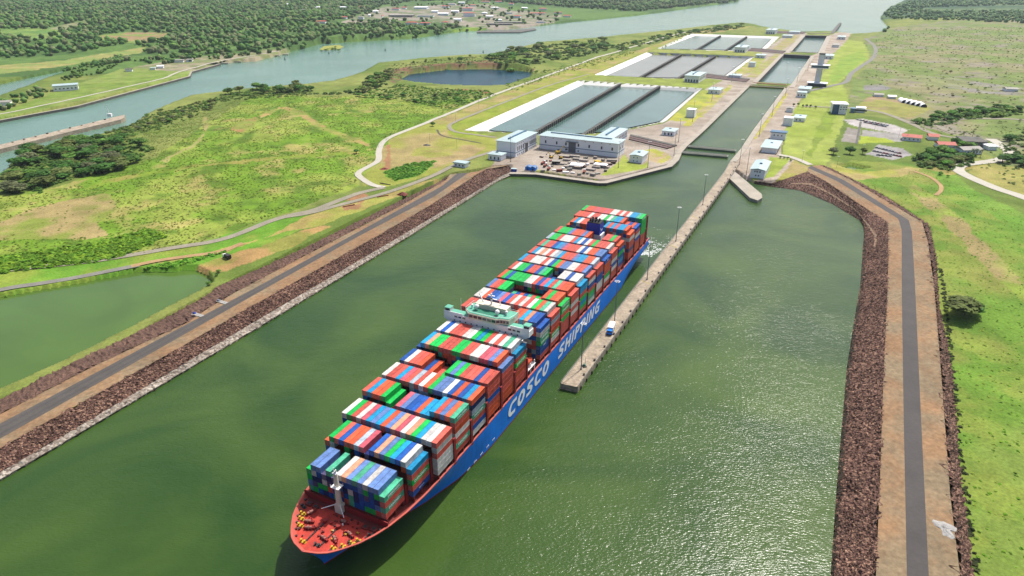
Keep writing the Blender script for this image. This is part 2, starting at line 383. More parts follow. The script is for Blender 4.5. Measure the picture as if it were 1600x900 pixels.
FY = 1.0
rows = np.concatenate([np.arange(1010, 400, -2.4), np.arange(400, 150, -1.3), np.arange(150, -3, -.75), np.array([-5,-8,-11,-15,-19,-24,-30,-38,-45])])
cols = np.arange(-520, 2160, 2.7)
Yr = np.array([un(800, r, 0)[1] for r in rows]); depth = Yr*CP+CAM_H*SP
GX = ((cols[None, :]-800)/FPX)*depth[:, None]; GY = np.repeat(Yr[:, None], len(cols), 1)
GZ = zg(GX, GY)
far = np.clip((GY-3300)/3000, 0, 1)
# low rolling hills beyond the water
hill = fbm(GX, GY, 900, 5)*60-14
wpx, wpy = pr(GX, GY, 0)
landfar = inside([(-900,120),(0,100),(230,70),(330,86),(470,76),(560,60),(640,55),(720,40),(560,24),(520,20),(700,-8),(900,10),(1150,0),(1160,-30),(2400,-46),(-2000,-46)], wpx, wpy)
GZ = GZ+np.where(landfar, np.maximum(hill, 0)*np.clip((GY-1500)/1500, 0, 1), 0)+np.clip((GY-6000)/20000, 0, 1)*120
rough = (fbm(GX, GY, 70, 3)-.5)*3.2
lockpx, lockpy = pr(GX, GY, 1.0)
LOCKZONE = [(770,262),(720,250),(700,200),(900,110),(1080,45),(1190,36),(1320,45),(1400,80),(1330,200),(1300,285),(1150,300),(940,295)]
inlock = inside(LOCKZONE, lockpx, lockpy)
GZ = GZ+np.where(inlock, 0, rough)
cpx0, cpy0 = pr(GX, GY, 0.0)
spx, spy = pr(GX, GY, SEA)
def dil(mk, n=1):
    for _ in range(n):
        d = mk.copy(); d[1:] |= mk[:-1]; d[:-1] |= mk[1:]; d[:, 1:] |= mk[:, :-1]; d[:, :-1] |= mk[:, 1:]; mk = d
    return mk
m_canal = dil(inside(CANAL, cpx0, cpy0)) | inside(DIKE_L, *pr(GX, GY, -2.0)) | inside(DIKE_R, *pr(GX, GY, 1.5))
m_sea = inside(RIVER, spx, spy) | inside(INLET, spx, spy)
m_pond = inside(POND, spx, spy)
m_quarry = inside(QUARRY, *pr(GX, GY, -5.0))
m_ch = dil(inside(CH2, *pr(GX, GY, .8)) | inside(CH3, *pr(GX, GY, -.4)), 1)
m_bas = inside(BAS1, *pr(GX, GY, 1.2)) | inside(BAS2, *pr(GX, GY, .2)) | inside(BAS3, *pr(GX, GY, -.6))
m_cut = inside(CUT, *pr(GX, GY, 0.))
def soften(mk, n):
    a = mk.astype(np.float32)
    for _ in range(n):
        b = a.copy(); b[1:-1, 1:-1] = (a[1:-1, 1:-1]+a[:-2, 1:-1]+a[2:, 1:-1]+a[1:-1, :-2]+a[1:-1, 2:])/5; a = b
    return a
GZ = np.where(m_canal, -13, GZ); GZ = np.where(m_ch, -22, GZ); GZ = np.where(m_bas, -9, GZ)
GZ = np.where(m_sea | m_pond, SEA-4, GZ); GZ = np.where(m_quarry, -9, GZ); GZ = np.where(m_cut & ~m_canal, GZ-5, GZ)
# ---- what grows or lies where: colour of the soil and low vegetation
gpx, gpy = pr(GX, GY, np.where(m_sea | m_canal | m_ch | m_bas | m_pond, zg(GX, GY), GZ))
jn = np.clip(2200/np.maximum(GY, 200), .4, 4)
jx = gpx+(fbm(GX, GY, 25, 21)-.5)*9*jn*.5; jy = gpy+(fbm(GX, GY, 25, 22)-.5)*5*jn*.5
C = np.zeros(GX.shape+(3,), np.float32)
def mix2(a, b, s, seed, lo=.42, hi=.58):
    t = np.clip((fbm(GX, GY, s, seed)-lo)/(hi-lo), 0, 1)[..., None]
    return np.array(alb(*a))*(1-t)+np.array(alb(*b))*t
C[:] = mix2((118,140,62), (150,160,84), 120, 31)
def paint(poly, a, b=None, s=60, seed=1, hard=False, lo=.42, hi=.58):
    k = inside(poly, gpx if hard else jx, gpy if hard else jy)
    C[k] = (mix2(a, b, s, seed, lo, hi) if b else np.broadcast_to(np.array(alb(*a), np.float32), C.shape))[k]
def soft(poly, c, s_, seed, lo, hi):
    k = inside(poly, jx, jy); t = np.clip((fbm(GX, GY, s_, seed)-lo)/(hi-lo), 0, 1)[..., None]*.9
    C[k] = (C*(1-t)+np.array(alb(*c), np.float32)*t)[k]
ALL = [(-3000,2000),(-3000,-60),(5000,-60),(5000,2000)]
# far bank: forest floor, clearings, town ground
paint([(-3000,120),(-3000,-60),(1420,-60),(1150,4),(870,40),(640,64),(470,80),(300,112),(0,120)], (86,120,60), (108,142,70), 160, 33)
paint([(-300,118),(0,102),(100,94),(228,73),(222,82),(110,102),(0,116),(-300,140)], (176,172,104), (150,168,90), 50, 34)
paint([(60,50),(100,38),(135,32),(140,37),(90,50),(60,56)], (158,158,118), (120,140,80), 50, 35)
paint([(150,56),(200,50),(262,52),(255,62),(215,68),(160,64)], (140,165,80), (176,150,110), 60, 36)
paint([(0,60),(0,45),(60,42),(120,52),(60,62)], (110,150,76), (140,168,84), 60, 37)
paint([(520,40),(560,24),(600,10),(760,6),(800,16),(880,20),(870,34),(800,44),(745,44),(700,36),(640,32),(560,36)], (176,166,150), (120,136,92), 60, 38)
paint([(690,50),(742,42),(780,50),(745,54)], (140,172,66))
paint([(0,186),(297,117),(300,110),(345,98),(320,92),(240,102),(190,108),(110,135),(0,176),(-300,210),(-300,230)], (134,160,70), (150,168,86), 40, 39)
paint([(200,106),(290,92),(345,86),(430,78),(470,75),(475,78),(400,95),(345,99),(300,110),(285,112)], (176,166,138), (140,150,96), 30, 40)
# left field of shrubs
FIELD = [(-400,470),(-400,300),(0,300),(60,300),(230,250),(330,190),(400,148),(560,150),(680,160),(770,150),(700,180),(625,208),(592,234),(592,255),(566,274),(560,292),(500,315),(430,338),(340,372),(180,401),(0,423)]
paint(FIELD, (126,164,50), (162,180,78), 70, 41)
soft(FIELD, (104,138,46), 22, 43, .5, .66); soft(FIELD, (186,176,104), 34, 143, .6, .74)
paint([(-40,372),(0,346),(60,325),(110,312),(172,300),(182,325),(150,350),(172,368),(100,374),(0,376)], (182,164,110), (146,160,72), 34, 44, lo=.4, hi=.6)
paint([(150,372),(185,372),(250,352),(262,348),(250,356),(200,368)], (190,168,114), (150,160,74), 30, 45)
paint([(360,202),(370,192),(400,182),(404,186),(396,198),(380,208)], (186,140,96), (150,160,76), 30, 46)
paint([(316,183),(322,183),(328,196),(322,208),(318,200)], (176,166,104), (150,160,76), 30, 47)
paint([(120,300),(160,280),(330,255),(480,240),(560,236),(560,241),(450,248),(300,262),(160,290)], (168,164,84), (140,166,58), 30, 48)
paint([(404,180),(440,166),(470,172),(510,199),(576,223),(575,228),(504,204),(464,178),(440,170),(408,184)], (190,166,104), (150,160,76), 20, 49)
paint([(252,252),(300,226),(318,208),(322,209),(304,228),(256,255)], (176,172,104))
# strip between the gravel road and the pond
paint([(-400,520),(-400,470),(0,424),(180,402),(340,373),(430,340),(520,320),(540,330),(440,372),(350,415),(310,425),(215,424),(120,444),(0,465)], (116,166,54), (156,176,72), 50, 50)
paint([(230,415),(300,400),(400,375),(520,345),(600,315),(700,276),(620,296),(560,310),(470,340),(440,360),(350,398)], (186,168,100), (170,172,84), 40, 51)
paint([(300,418),(330,410),(420,380),(500,350),(520,352),(430,395),(350,425)], (196,160,104), (160,160,80), 30, 57)
# slopes and flats round the locks
paint([(566,274),(592,255),(592,234),(625,208),(700,180),(850,122),(930,92),(1000,78),(1080,50),(1160,40),(1180,42),(1080,56),(1000,84),(925,118),(905,126),(726,203),(760,212),(800,225),(780,236),(735,248),(650,282),(600,292),(566,292)], (164,170,78), (182,166,110), 60, 52)
paint([(640,250),(660,225),(720,215),(760,228),(735,246),(680,262),(640,262)], (186,166,116), (168,170,84), 40, 53)
paint([(600,272),(640,258),(680,256),(655,276),(618,284)], (104,160,48), (130,172,56), 20, 54)
paint([(598,262),(606,240),(602,225),(608,225),(612,250),(606,268)], (182,136,98))
paint([(540,312),(560,302),(575,306),(560,318)], (180,136,98)); paint([(530,322),(560,318),(558,326),(534,330)], (178,136,98))
paint([(700,196),(760,168),(905,114),(925,118),(906,125),(730,203),(710,204)], (150,168,62), (164,172,74), 30, 55)
paint([(925,117),(1012,80),(1080,52),(1078,56),(1020,78),(930,119)], (158,170,70)); paint([(700,200),(760,210),(720,215),(700,208)], (158,176,62))
paint([(905,125),(930,117.5),(1040,122.5),(1100,123),(1142,118),(1165,123),(1145,142),(1100,139)], (160,176,80), (150,164,80), 20, 56)
paint([(1024,77),(1100,80),(1165,79),(1205,76),(1225,80),(1185,90),(1178,88),(1012,81)], (164,172,90))
# lock island: concrete aprons and lawns
paint([(770,258),(776,240),(842,226),(960,207),(1040,192),(1100,140),(1142,119),(1180,90),(1220,60),(1235,50),(1262,52),(1225,85),(1180,128),(1103,201),(1064,240),(1050,260),(948,287),(838,272),(800,270)], (196,184,170), (182,168,152), 30, 58, hard=True)
paint([(1040,188),(1062,168),(1097,140),(1120,142),(1098,170),(1072,190)], (170,182,86), (196,196,84), 30, 59, hard=True)
paint([(1066,196),(1098,164),(1130,138),(1138,140),(1104,170),(1078,198)], (196,194,84), (190,176,130), 14, 60, hard=True, lo=.5)
paint([(1090,180),(1140,132),(1146,134),(1096,184)], (196,182,140), (180,184,80), 10, 75, hard=True)
paint([(1142,117),(1160,100),(1180,89),(1196,92),(1180,110),(1160,118)], (170,182,78), (190,180,120), 25, 61, hard=True)
paint([(1166,120),(1200,92),(1216,82),(1222,84),(1186,122)], (176,182,96), (186,172,130), 14, 62, hard=True)
paint([(1205,78),(1232,56),(1250,54),(1240,66),(1220,80)], (180,178,104), (186,172,130), 20, 63, hard=True)
paint([(938,274),(968,252),(975,240),(983,252),(1003,258),(1012,252),(1012,262),(985,268),(948,274)], (164,178,76), (174,186,88), 20, 64, hard=True)
paint([(1000,236),(1020,232),(1044,240),(1050,248),(1032,256),(1012,250)], (200,178,140), (188,190,84), 12, 65, hard=True)
paint([(836,264),(860,268),(900,276),(936,280),(934,283),(836,270)], (176,180,100), (180,168,130), 8, 76, hard=True)
# right bank of the locks
paint([(1142,256),(1158,233),(1178,201),(1226,137),(1239,130),(1268,87),(1280,82),(1293,56),(1312,50),(1330,52),(1320,70),(1300,85),(1285,110),(1262,140),(1248,160),(1228,200),(1220,235),(1222,244),(1240,250),(1212,290),(1180,288),(1150,268)], (200,186,170), (184,168,150), 26, 66, hard=True)
paint([(1172,214),(1188,190),(1222,146),(1232,146),(1212,176),(1190,206),(1180,220)], (198,196,84), (200,180,140), 12, 67, hard=True, lo=.48)
paint([(1234,130),(1252,104),(1262,104),(1246,130)], (190,190,84), (196,180,140), 12, 68, hard=True)
paint([(1272,82),(1290,60),(1298,60),(1284,82)], (190,190,90), (196,180,140), 16, 69, hard=True)
paint([(1222,244),(1228,202),(1245,165),(1268,140),(1290,110),(1300,86),(1325,62),(1350,66),(1360,90),(1335,112),(1312,128),(1322,140),(1325,165),(1315,200),(1290,262),(1260,256)], (162,180,78), (174,188,92), 60, 70)
paint([(1268,228),(1276,200),(1290,176),(1298,166),(1312,168),(1302,190),(1300,206),(1278,226),(1268,246),(1258,242)], (146,170,64), (140,160,70), 20, 71)
paint([(1295,118),(1315,90),(1348,78),(1352,92),(1320,120),(1300,130)], (148,180,76), (158,184,78), 30, 72)
paint([(1207,290),(1240,250),(1258,258),(1290,282),(1262,284),(1230,289)], (182,166,110), (168,166,84), 20, 73)
paint([(1203,245),(1236,248),(1210,276),(1172,283),(1176,276),(1198,272)], (160,180,74), (172,186,88), 20, 74, hard=True)
# right side plains
FR = [(1330,283),(1300,270),(1330,250),(1420,255),(1460,270),(1500,290),(1600,345),(2300,560),(2300,1100),(1500,1100),(1480,600),(1455,360)]
paint(FR, (118,156,58), (136,160,72), 60, 80)
soft(FR, (152,158,78), 90, 81, .5, .62)
soft(FR, (112,150,54), 40, 82, .52, .66); soft(FR, (146,164,72), 26, 182, .5, .66)
paint([(1425,285),(1450,300),(1500,340),(1560,400),(1700,560),(1800,700),(1650,520),(1540,420),(1470,345),(1420,300)], (174,158,106), (150,172,72), 40, 83, lo=.42, hi=.6)
paint([(1445,260),(1480,262),(1510,290),(1600,335),(1600,365),(1520,318),(1470,285)], (118,162,58), (132,168,68), 30, 84)
paint([(1300,272),(1300,255),(1345,270),(1420,262),(1440,262),(1430,270),(1400,275),(1345,282)], (176,178,84), (186,170,110), 30, 85)
FQ = [(1325,170),(1330,130),(1360,95),(1352,62),(1385,45),(1500,30),(2400,30),(2400,330),(1600,312),(1560,250),(1500,215),(1420,190),(1360,170)]
paint(FQ, (138,158,86), (160,156,114), 130, 86)
soft(FQ, (126,146,78), 45, 87, .48, .62)
soft(FQ, (162,152,138), 60, 88, .58, .72)
paint([(1350,134),(1380,132),(1395,138),(1370,142),(1352,140)], (156,154,152), (150,150,130), 20, 89)
paint([(1395,120),(1440,118),(1500,124),(1600,138),(1600,150),(1520,144),(1450,132)], (160,156,146), (150,156,104), 60, 90)
paint([(1340,165),(1360,150),(1430,156),(1460,170),(1420,185),(1370,176)], (180,156,122), (164,164,90), 40, 91)
paint([(1530,255),(1600,262),(1700,300),(1600,308),(1540,285),(1512,268)], (186,176,104), (170,168,92), 30, 92)
paint([(1440,262),(1520,260),(1560,245),(1556,255),(1500,268),(1480,275)], (178,176,80), (170,160,90), 20, 93)
paint([(1318,187),(1350,186),(1400,196),(1420,204),(1408,210),(1330,196)], (206,200,196), hard=True)
paint([(1324,199),(1346,203),(1340,224),(1314,221)], (178,172,164), (168,160,150), 8, 94, hard=True)
paint([(1347,203),(1424,211),(1420,220),(1390,222),(1345,218)], (172,170,166), (180,176,170), 10, 95, hard=True)
paint([(1345,212),(1385,216),(1400,222),(1342,224)], (180,196,70), hard=True)
paint([(1360,238),(1372,226),(1410,232),(1425,242),(1395,250),(1350,240)], (188,184,184), (176,172,170), 8, 96, hard=True)
paint([(1374,30),(1500,26),(2400,20),(2400,-60),(1400,-60)], (70,104,70), (110,134,84), 300, 97)
# sand and rust-red soil at the quarry
paint([(612,130),(600,112),(640,104),(720,96),(765,94),(790,100),(836,108),(834,114),(700,107),(640,114),(622,128)], (150,112,88), (112,128,70), 14, 98)
paint([(700,140),(760,140),(770,148),(720,148)], (176,120,90), (110,150,60), 12, 99)
C *= (0.9+.2*fbm(GX, GY, 9, 101, 2))[..., None]
nr, nc = GX.shape
V = np.stack([GX, GY, GZ], -1).reshape(-1, 3)
ii = (np.arange(nr-1)[:, None]*nc+np.arange(nc-1)[None, :]).ravel()
Fq = np.stack([ii, ii+1, ii+nc+1, ii+nc], 1)
ground = link("ground", np_mesh("ground", V, Fq, M['ground'], C.reshape(-1, 3), True)); tag(ground, kind='structure')

# ================================================================== WATER
def sheet(name, pts, mt, kind='structure'):
    mb = MB(); pts = [Vector(p) for p in pts]
    tri = geometry.tessellate_polygon([[Vector((p.x, p.y, 0)) for p in pts]])
    f = []
    for a, b, c in tri:
        cr = (pts[b].x-pts[a].x)*(pts[c].y-pts[a].y)-(pts[b].y-pts[a].y)*(pts[c].x-pts[a].x)
        f.append((a, b, c) if cr > 0 else (a, c, b))
    mb.add(pts, f); o = mb.build(name, mt)
    if kind: tag(o, kind=kind)
    return o
sheet("canal_water", wpoly(CANAL, 0.0), M['water_canal'])
sheet("sea_water", [Vector((-9000,500,SEA)), Vector((14000,900,SEA)), Vector((14000,16000,SEA)), Vector((-9000,16000,SEA))], M['water_sea'])
sheet("pond_water", [p+Vector((0,0,.3)) for p in wpoly([(-300,500),(0,455),(215,415),(330,415),(350,450),(330,462),(0,632),(-300,780)], SEA)], M['water_pond'])
sheet("quarry_lake_water", wpoly([(605,132),(640,108),(760,102),(842,108),(838,130),(790,146),(700,146)], -5.0), M['water_quarry'])
sheet("lock_chamber_water", wpoly([(1183,128),(1224,83),(1270,85),(1236,133)], -7.0), M['water_basin'])
sheet("upper_chamber_water", wpoly([(1233,82.5),(1257,54.5),(1295,55),(1282,84)], -7.7), M['water_basin'])
sheet("drainage_water", wpoly([(1305,258),(1330,256),(1362,262),(1345,266),(1320,264)], -2.6), M['water_pond'])

# ================================================================== DIKES (strips between surveyed lines)
def strip(name, A, B, mt, n=None, nx=6, step=2.0, rough=0.0, kind='structure', seed=1, curve=0.0, edge=0.0):
    LA = sum((Vector(b)-Vector(a)).length for a, b in zip(A[:-1], A[1:]))
    n = n or max(3, int(LA/step)); a = at_even(A, n); b = at_even(B, n)
    P = np.zeros((n, nx+1, 3)); r = np.random.default_rng(seed)
    for i in range(n):
        for j in range(nx+1):
            t = j/nx; p = a[i].lerp(b[i], t); P[i, j] = (p.x, p.y, p.z+curve*4*t*(1-t))
    if rough:
        P[:, 1:-1] += r.normal(0, 1, P[:, 1:-1].shape)*np.array([rough*.6, rough*.6, rough])
    if edge:
        P[:, 0, :2] += r.normal(0, edge, (n, 2)); P[:, -1, :2] += r.normal(0, edge, (n, 2))
    mb = MB(); mb.grid(P)
    a2 = P[0, -1]-P[0, 0]; b2 = P[1, 0]-P[0, 0]
    if a2[0]*b2[1]-a2[1]*b2[0] < 0: mb.f = [f[::-1] for f in mb.f]
    o = mb.build(name, mt); tag(o, kind=kind); return o
PL = lambda L, z: [PZ(x, y, z) for x, y in L]
L_water = PL([(-200,872),(0,753),(140,671),(400,517),(630,377),(776,286),(802,274)], -.6)
L_berm0 = PL([(-200,868),(0,749),(140,667),(400,513),(630,374),(775,283),(801,273)], 1.1)
L_berm1 = PL([(-200,858),(0,738),(112,673),(397,503),(622,371),(710,319),(786,274),(802,267)], 1.4)
L_riptop = PL([(-200,812),(0,700),(57,668),(275,546),(397,476),(585,371),(675,319),(745,272),(772,258),(795,258)], 6.0)
L_roadr = PL([(-200,792),(0,685),(15,677),(400,459),(555,372),(680,306),(732,270)], 6.0)
L_roadl = PL([(-200,770),(0,662),(400,449),(542,372),(690,291),(714,271)], 6.0)
L_outtop = PL([(-200,752),(0,647),(150,570),(290,505),(332,477),(370,455),(525,374),(625,322),(697,281),(703,272)], 6.0)
L_outbot = [PZ(x, y, z) for x, y, z in [(-200,718,-8.6),(0,615,-8.6),(212,512,-8.6),(312,461,-8.4),(330,448,-6)]]+[G(x, y, -1.5) for x, y in [(420,410),(495,375),(600,323),(680,285),(700,273)]]
strip("dike_berm", L_water, L_berm0, M['berm'], nx=3, step=1.6, rough=.25, seed=2)
strip("dike_berm_top", [p+Vector((0,0,.02)) for p in L_berm0], L_berm1, M['berm'], nx=4, step=1.6, rough=.3, seed=3, curve=.4)
strip("dike_riprap", L_berm1, L_riptop, M['riprap'], nx=20, step=1.0, rough=.36, seed=4, edge=.9)
strip("dike_shoulder", [p+Vector((0,0,-.12)) for p in L_riptop], [p+Vector((0,0,-.05)) for p in L_roadr], M['dirt'], nx=6, step=3, rough=.1, seed=5)
strip("dike_road", L_roadr, L_roadl, M['asphalt'], nx=4, step=6)
strip("dike_verge", [p+Vector((0,0,-.05)) for p in L_roadl], [p+Vector((0,0,-.12)) for p in L_outtop], M['dirt'], nx=6, step=3, rough=.1, seed=6)
strip("dike_outer_slope", L_outtop, L_outbot, M['riprap_fine'], nx=10, step=1.5, rough=.3, seed=7, edge=.9)
for k, (a, b) in enumerate(((.2,.36),(.62,.8))):      # darker wheel tracks along the dike road
    n = 60; A = at_even(L_roadr, n); B = at_even(L_roadl, n)
    strip("wheel_track", [x.lerp(y, a)+Vector((0,0,.03)) for x, y in zip(A, B)], [x.lerp(y, b)+Vector((0,0,.03)) for x, y in zip(A, B)], M['asphalt_track'], nx=1, step=8)
R_water = PL([(1178,287),(1200,292),(1250,299),(1300,320.5),(1345,347.5),(1351,356.5),(1348.5,387),(1344.5,447),(1338,481),(1323,576),(1308,751),(1298,896),(1284,1060)], -.6)
R_riptop = [G(1180,283,.2), G(1206,287,.3)]+PL([(1262,268),(1290,283),(1330,310),(1365,333),(1387,347),(1388,400),(1387,450),(1380,600),(1375,750),(1369,895),(1362,1060)], 6.0)
R_roadl = PL([(1262,262),(1308,283),(1404,342),(1409,360),(1409,450),(1412,650),(1417,895),(1422,1060)], 6.0)
R_roadr = PL([(1268,259),(1318,281),(1420,344),(1425,362),(1430,450),(1439,650),(1451,895),(1461,1060)], 6.0)
R_outin = PL([(1282,258),(1330,281),(1441,347),(1450,378),(1460,450),(1472,600),(1485,775),(1500,895),(1512,1060)], 6.0)
R_outbot = [G(x, y, -1.5) for x, y in [(1291,256),(1340,279),(1383,302),(1419,325),(1454,348),(1460,372),(1467,400),(1472,480),(1493,580),(1506,730),(1527,890),(1540,1060)]]
strip("east_dike_riprap", R_water, R_riptop, M['riprap'], nx=26, step=1.05, rough=.38, seed=8, edge=.9)
strip("east_dike_shoulder", [p+Vector((0,0,-.12)) for p in R_riptop[2:]], [p+Vector((0,0,-.05)) for p in R_roadl], M['dirt'], nx=6, step=3, rough=.1, seed=9)
strip("east_dike_road", R_roadl, R_roadr, M['asphalt_track'], nx=4, step=6)
strip("east_dike_verge", [p+Vector((0,0,-.05)) for p in R_roadr], [p+Vector((0,0,-.12)) for p in R_outin], M['dirt'], nx=6, step=3, rough=.1, seed=10)
strip("east_dike_outer_slope", R_outin, R_outbot, M['riprap'], nx=7, step=1.4, rough=.4, seed=12, edge=1.2)
wa = at_even(R_water, 300); wb = at_even(R_riptop, 300)
strip("wet_stones", [p+Vector((0,0,.12)) for p in wa], [p.lerp(q, .10)+Vector((0,0,.22)) for p, q in zip(wa, wb)], M['riprap_wet'], nx=3, step=1.6, rough=.12, seed=31, edge=.5)
wa = at_even(L_water, 300); wb = at_even(L_berm0, 300)
strip("wet_stones", [p+Vector((0,0,.1)) for p in wa], [p.lerp(q, .5)+Vector((0,0,.22)) for p, q in zip(wa, wb)], M['riprap_wet'], nx=2, step=1.6, rough=.1, seed=32, edge=.4)
n_ = 90; A_ = at_even(R_water, 220); B_ = at_even(R_riptop, 220)
ta = [A_[i].lerp(B_[i], .44)+Vector((0,0,.35)) for i in range(14, 84)]; tb = [A_[i].lerp(B_[i], .52)+Vector((0,0,.35)) for i in range(14, 84)]
strip("shore_track", ta, tb, mat('track_soil', alb(158,130,104), .95, .2, .1), nx=3, step=2, rough=.12, edge=.3)

# ------------------------------------------------------------------ ground height as built
Yinc = Yr
def gz(X, Y):
    X = np.asarray(X, float); Y = np.asarray(Y, float)
    j = np.clip(np.interp(Y, Yinc, np.arange(len(Yinc))), 0, nr-1.001)
    d = Y*CP+CAM_H*SP; i = np.clip((800+FPX*X/d-cols[0])/(cols[1]-cols[0]), 0, nc-1.001)
    j0 = j.astype(int); i0 = i.astype(int); fj = j-j0; fi = i-i0
    return (GZ[j0, i0]*(1-fj)+GZ[j0+1, i0]*fj)*(1-fi)+(GZ[j0, i0+1]*(1-fj)+GZ[j0+1, i0+1]*fj)*fi
def GG(px, py, dz=0.0):
    z = 0.0
    for _ in range(8):
        X, Y = un(px, py, z); z = .5*z+.5*float(gz(X, Y))
    X, Y = un(px, py, z)
    return Vector((X, Y, float(gz(X, Y))+dz))
# ================================================================== ROADS
def road(name, pts, w, mt, dz=.3, smooth=True):
    P = [G(x, y) for x, y in pts]; P = smooth_path(P, 4) if smooth else resample(P, 4)
    for p in P: p.z = 0
    a = offset(P, w/2); b = offset(P, -w/2)
    for q in a+b: q.z = 0
    h = np.array([max(float(gz(x.x, x.y)), float(gz(y.x, y.y)), float(gz((x.x+y.x)/2, (x.y+y.y)/2)), float(zg(x.x, x.y))-.3) for x, y in zip(a, b)])
    h = np.maximum(h, np.convolve(np.pad(h, 2, 'edge'), np.ones(5)/5, 'valid'))+dz
    for x, y, z in zip(a, b, h): x.z = y.z = float(z)
    mb = MB(); mb.grid(np.array([[tuple(y), tuple(x)] for x, y in zip(a, b)])); mb.f = [f[::-1] for f in mb.f]
    return tag(mb.build(name, mt), kind='structure')
road("field_road", [(-200,452),(0,425),(180,403),(260,390),(350,374),(440,340),(500,325),(560,302),(600,293)], 8, M['gravel_road'])
road("pond_road", [(-150,484),(0,454),(60,444),(120,434),(180,422),(218,414)], 7, M['grey_road'])
road("winding_road", [(600,293),(580,288),(562,276),(562,268),(590,252),(592,236),(600,222),(625,209),(690,182),(760,153),(840,124),(900,102),(960,82),(1060,53),(1120,43)], 7.5, M['pale_road'])
road("lock_road", [(440,340),(500,329),(600,302),(650,286),(700,264),(735,248),(785,233)], 7, M['gravel_road'], .36)
road("basin_road", [(920,116),(860,133),(760,171),(712,190),(702,198),(712,206),(745,211),(775,215)], 6, M['gravel_road'])
road("footpath", [(683,203),(690,212),(720,218),(752,224)], 2.5, M['asphalt'])
road("white_road", [(1700,344),(1640,324),(1595,308),(1555,294),(1515,277),(1497,265),(1506,257),(1545,253),(1572,246),(1576,238),(1560,224),(1548,217)], 13, M['pale_road'])
road("east_access_road", [(1266,258),(1250,251),(1236,246),(1216,242)], 8, M['pale_road'], .5)
road("car_park_road", [(1256,166),(1300,168),(1340,170),(1380,177),(1415,190),(1450,206),(1480,214),(1530,218),(1560,219)], 9, M['gravel_road'])
road("hill_track", [(1352,60),(1366,72),(1366,88),(1345,104),(1330,115),(1322,128),(1300,134),(1265,142)], 10, M['grey_road'])
road("loop_track", [(1600,188),(1560,186),(1500,186),(1470,192),(1470,200),(1490,208)], 9, M['gravel_road'])
road("dirt_track", [(205,416),(250,407),(300,400),(345,394),(380,381)], 6, M['dirt_track'])
road("dirt_track", [(1428,268),(1450,276),(1468,288),(1470,298),(1462,306)], 4, M['dirt_track'])
road("north_shore_road", [(-60,186),(0,178),(90,160),(180,140),(250,124),(282,112),(310,104),(345,95),(400,86),(440,79)], 6, M['pale_road'])
road("yard_road", [(1345,190),(1338,225)], 3, M['concrete_dark'], .3)
# ================================================================== LOCK WALLS, GATES, BASINS
LA = 0.459
AX = Vector((math.sin(LA), math.cos(LA), 0)); CR = Vector((math.cos(LA), -math.sin(LA), 0))
def coping(name, pts, width, ztop, zbot, mt, label, cat="wall", step=14, kind=None, group=None):
    """wall whose outer face follows pts; width>0 lies to the left of the direction of travel"""
    pts = [Vector((p[0], p[1], ztop if not isinstance(ztop, (list, tuple)) else ztop[i])) for i, p in enumerate(pts)]
    P = resample(pts, step); Q = offset(P, width)
    for p, q in zip(P, Q): q.z = p.z
    A = np.array([[(p.x,p.y,zbot), (p.x,p.y,p.z-.4), (p.x,p.y,p.z), (q.x,q.y,q.z), (q.x,q.y,zbot)] for p, q in zip(P, Q)])
    mb = MB(); mb.grid(A)
    n = len(P)
    mb.f = [f if width < 0 else f[::-1] for f in mb.f]
    mb.add([tuple(A[0, k]) for k in (0, 2, 3, 4)], [(0, 1, 2, 3)]); mb.add([tuple(A[-1, k]) for k in (0, 2, 3, 4)], [(3, 2, 1, 0)])
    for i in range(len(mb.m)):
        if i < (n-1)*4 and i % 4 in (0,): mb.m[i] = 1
    return tag(mb.build(name, mt), label, cat, group, kind)
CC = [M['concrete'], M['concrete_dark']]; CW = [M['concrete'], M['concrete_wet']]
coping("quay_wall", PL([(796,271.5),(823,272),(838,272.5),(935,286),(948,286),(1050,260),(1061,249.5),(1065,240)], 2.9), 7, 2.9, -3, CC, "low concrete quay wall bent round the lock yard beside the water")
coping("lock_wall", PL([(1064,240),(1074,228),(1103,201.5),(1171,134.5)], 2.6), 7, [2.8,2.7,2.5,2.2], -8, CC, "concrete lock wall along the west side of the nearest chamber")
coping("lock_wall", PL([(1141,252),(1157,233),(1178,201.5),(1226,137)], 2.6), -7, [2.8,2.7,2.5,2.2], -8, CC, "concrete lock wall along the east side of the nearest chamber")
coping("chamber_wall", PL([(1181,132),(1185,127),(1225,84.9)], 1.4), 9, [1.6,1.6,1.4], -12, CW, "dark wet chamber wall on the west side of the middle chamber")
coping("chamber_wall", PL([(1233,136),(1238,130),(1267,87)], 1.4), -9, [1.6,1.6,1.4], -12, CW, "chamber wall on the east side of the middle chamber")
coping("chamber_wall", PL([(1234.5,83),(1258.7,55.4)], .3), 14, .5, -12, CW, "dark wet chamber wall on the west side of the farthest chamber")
coping("chamber_wall", PL([(1278,84),(1292,56.2)], .3), -14, .5, -12, CW, "chamber wall on the east side of the farthest chamber")
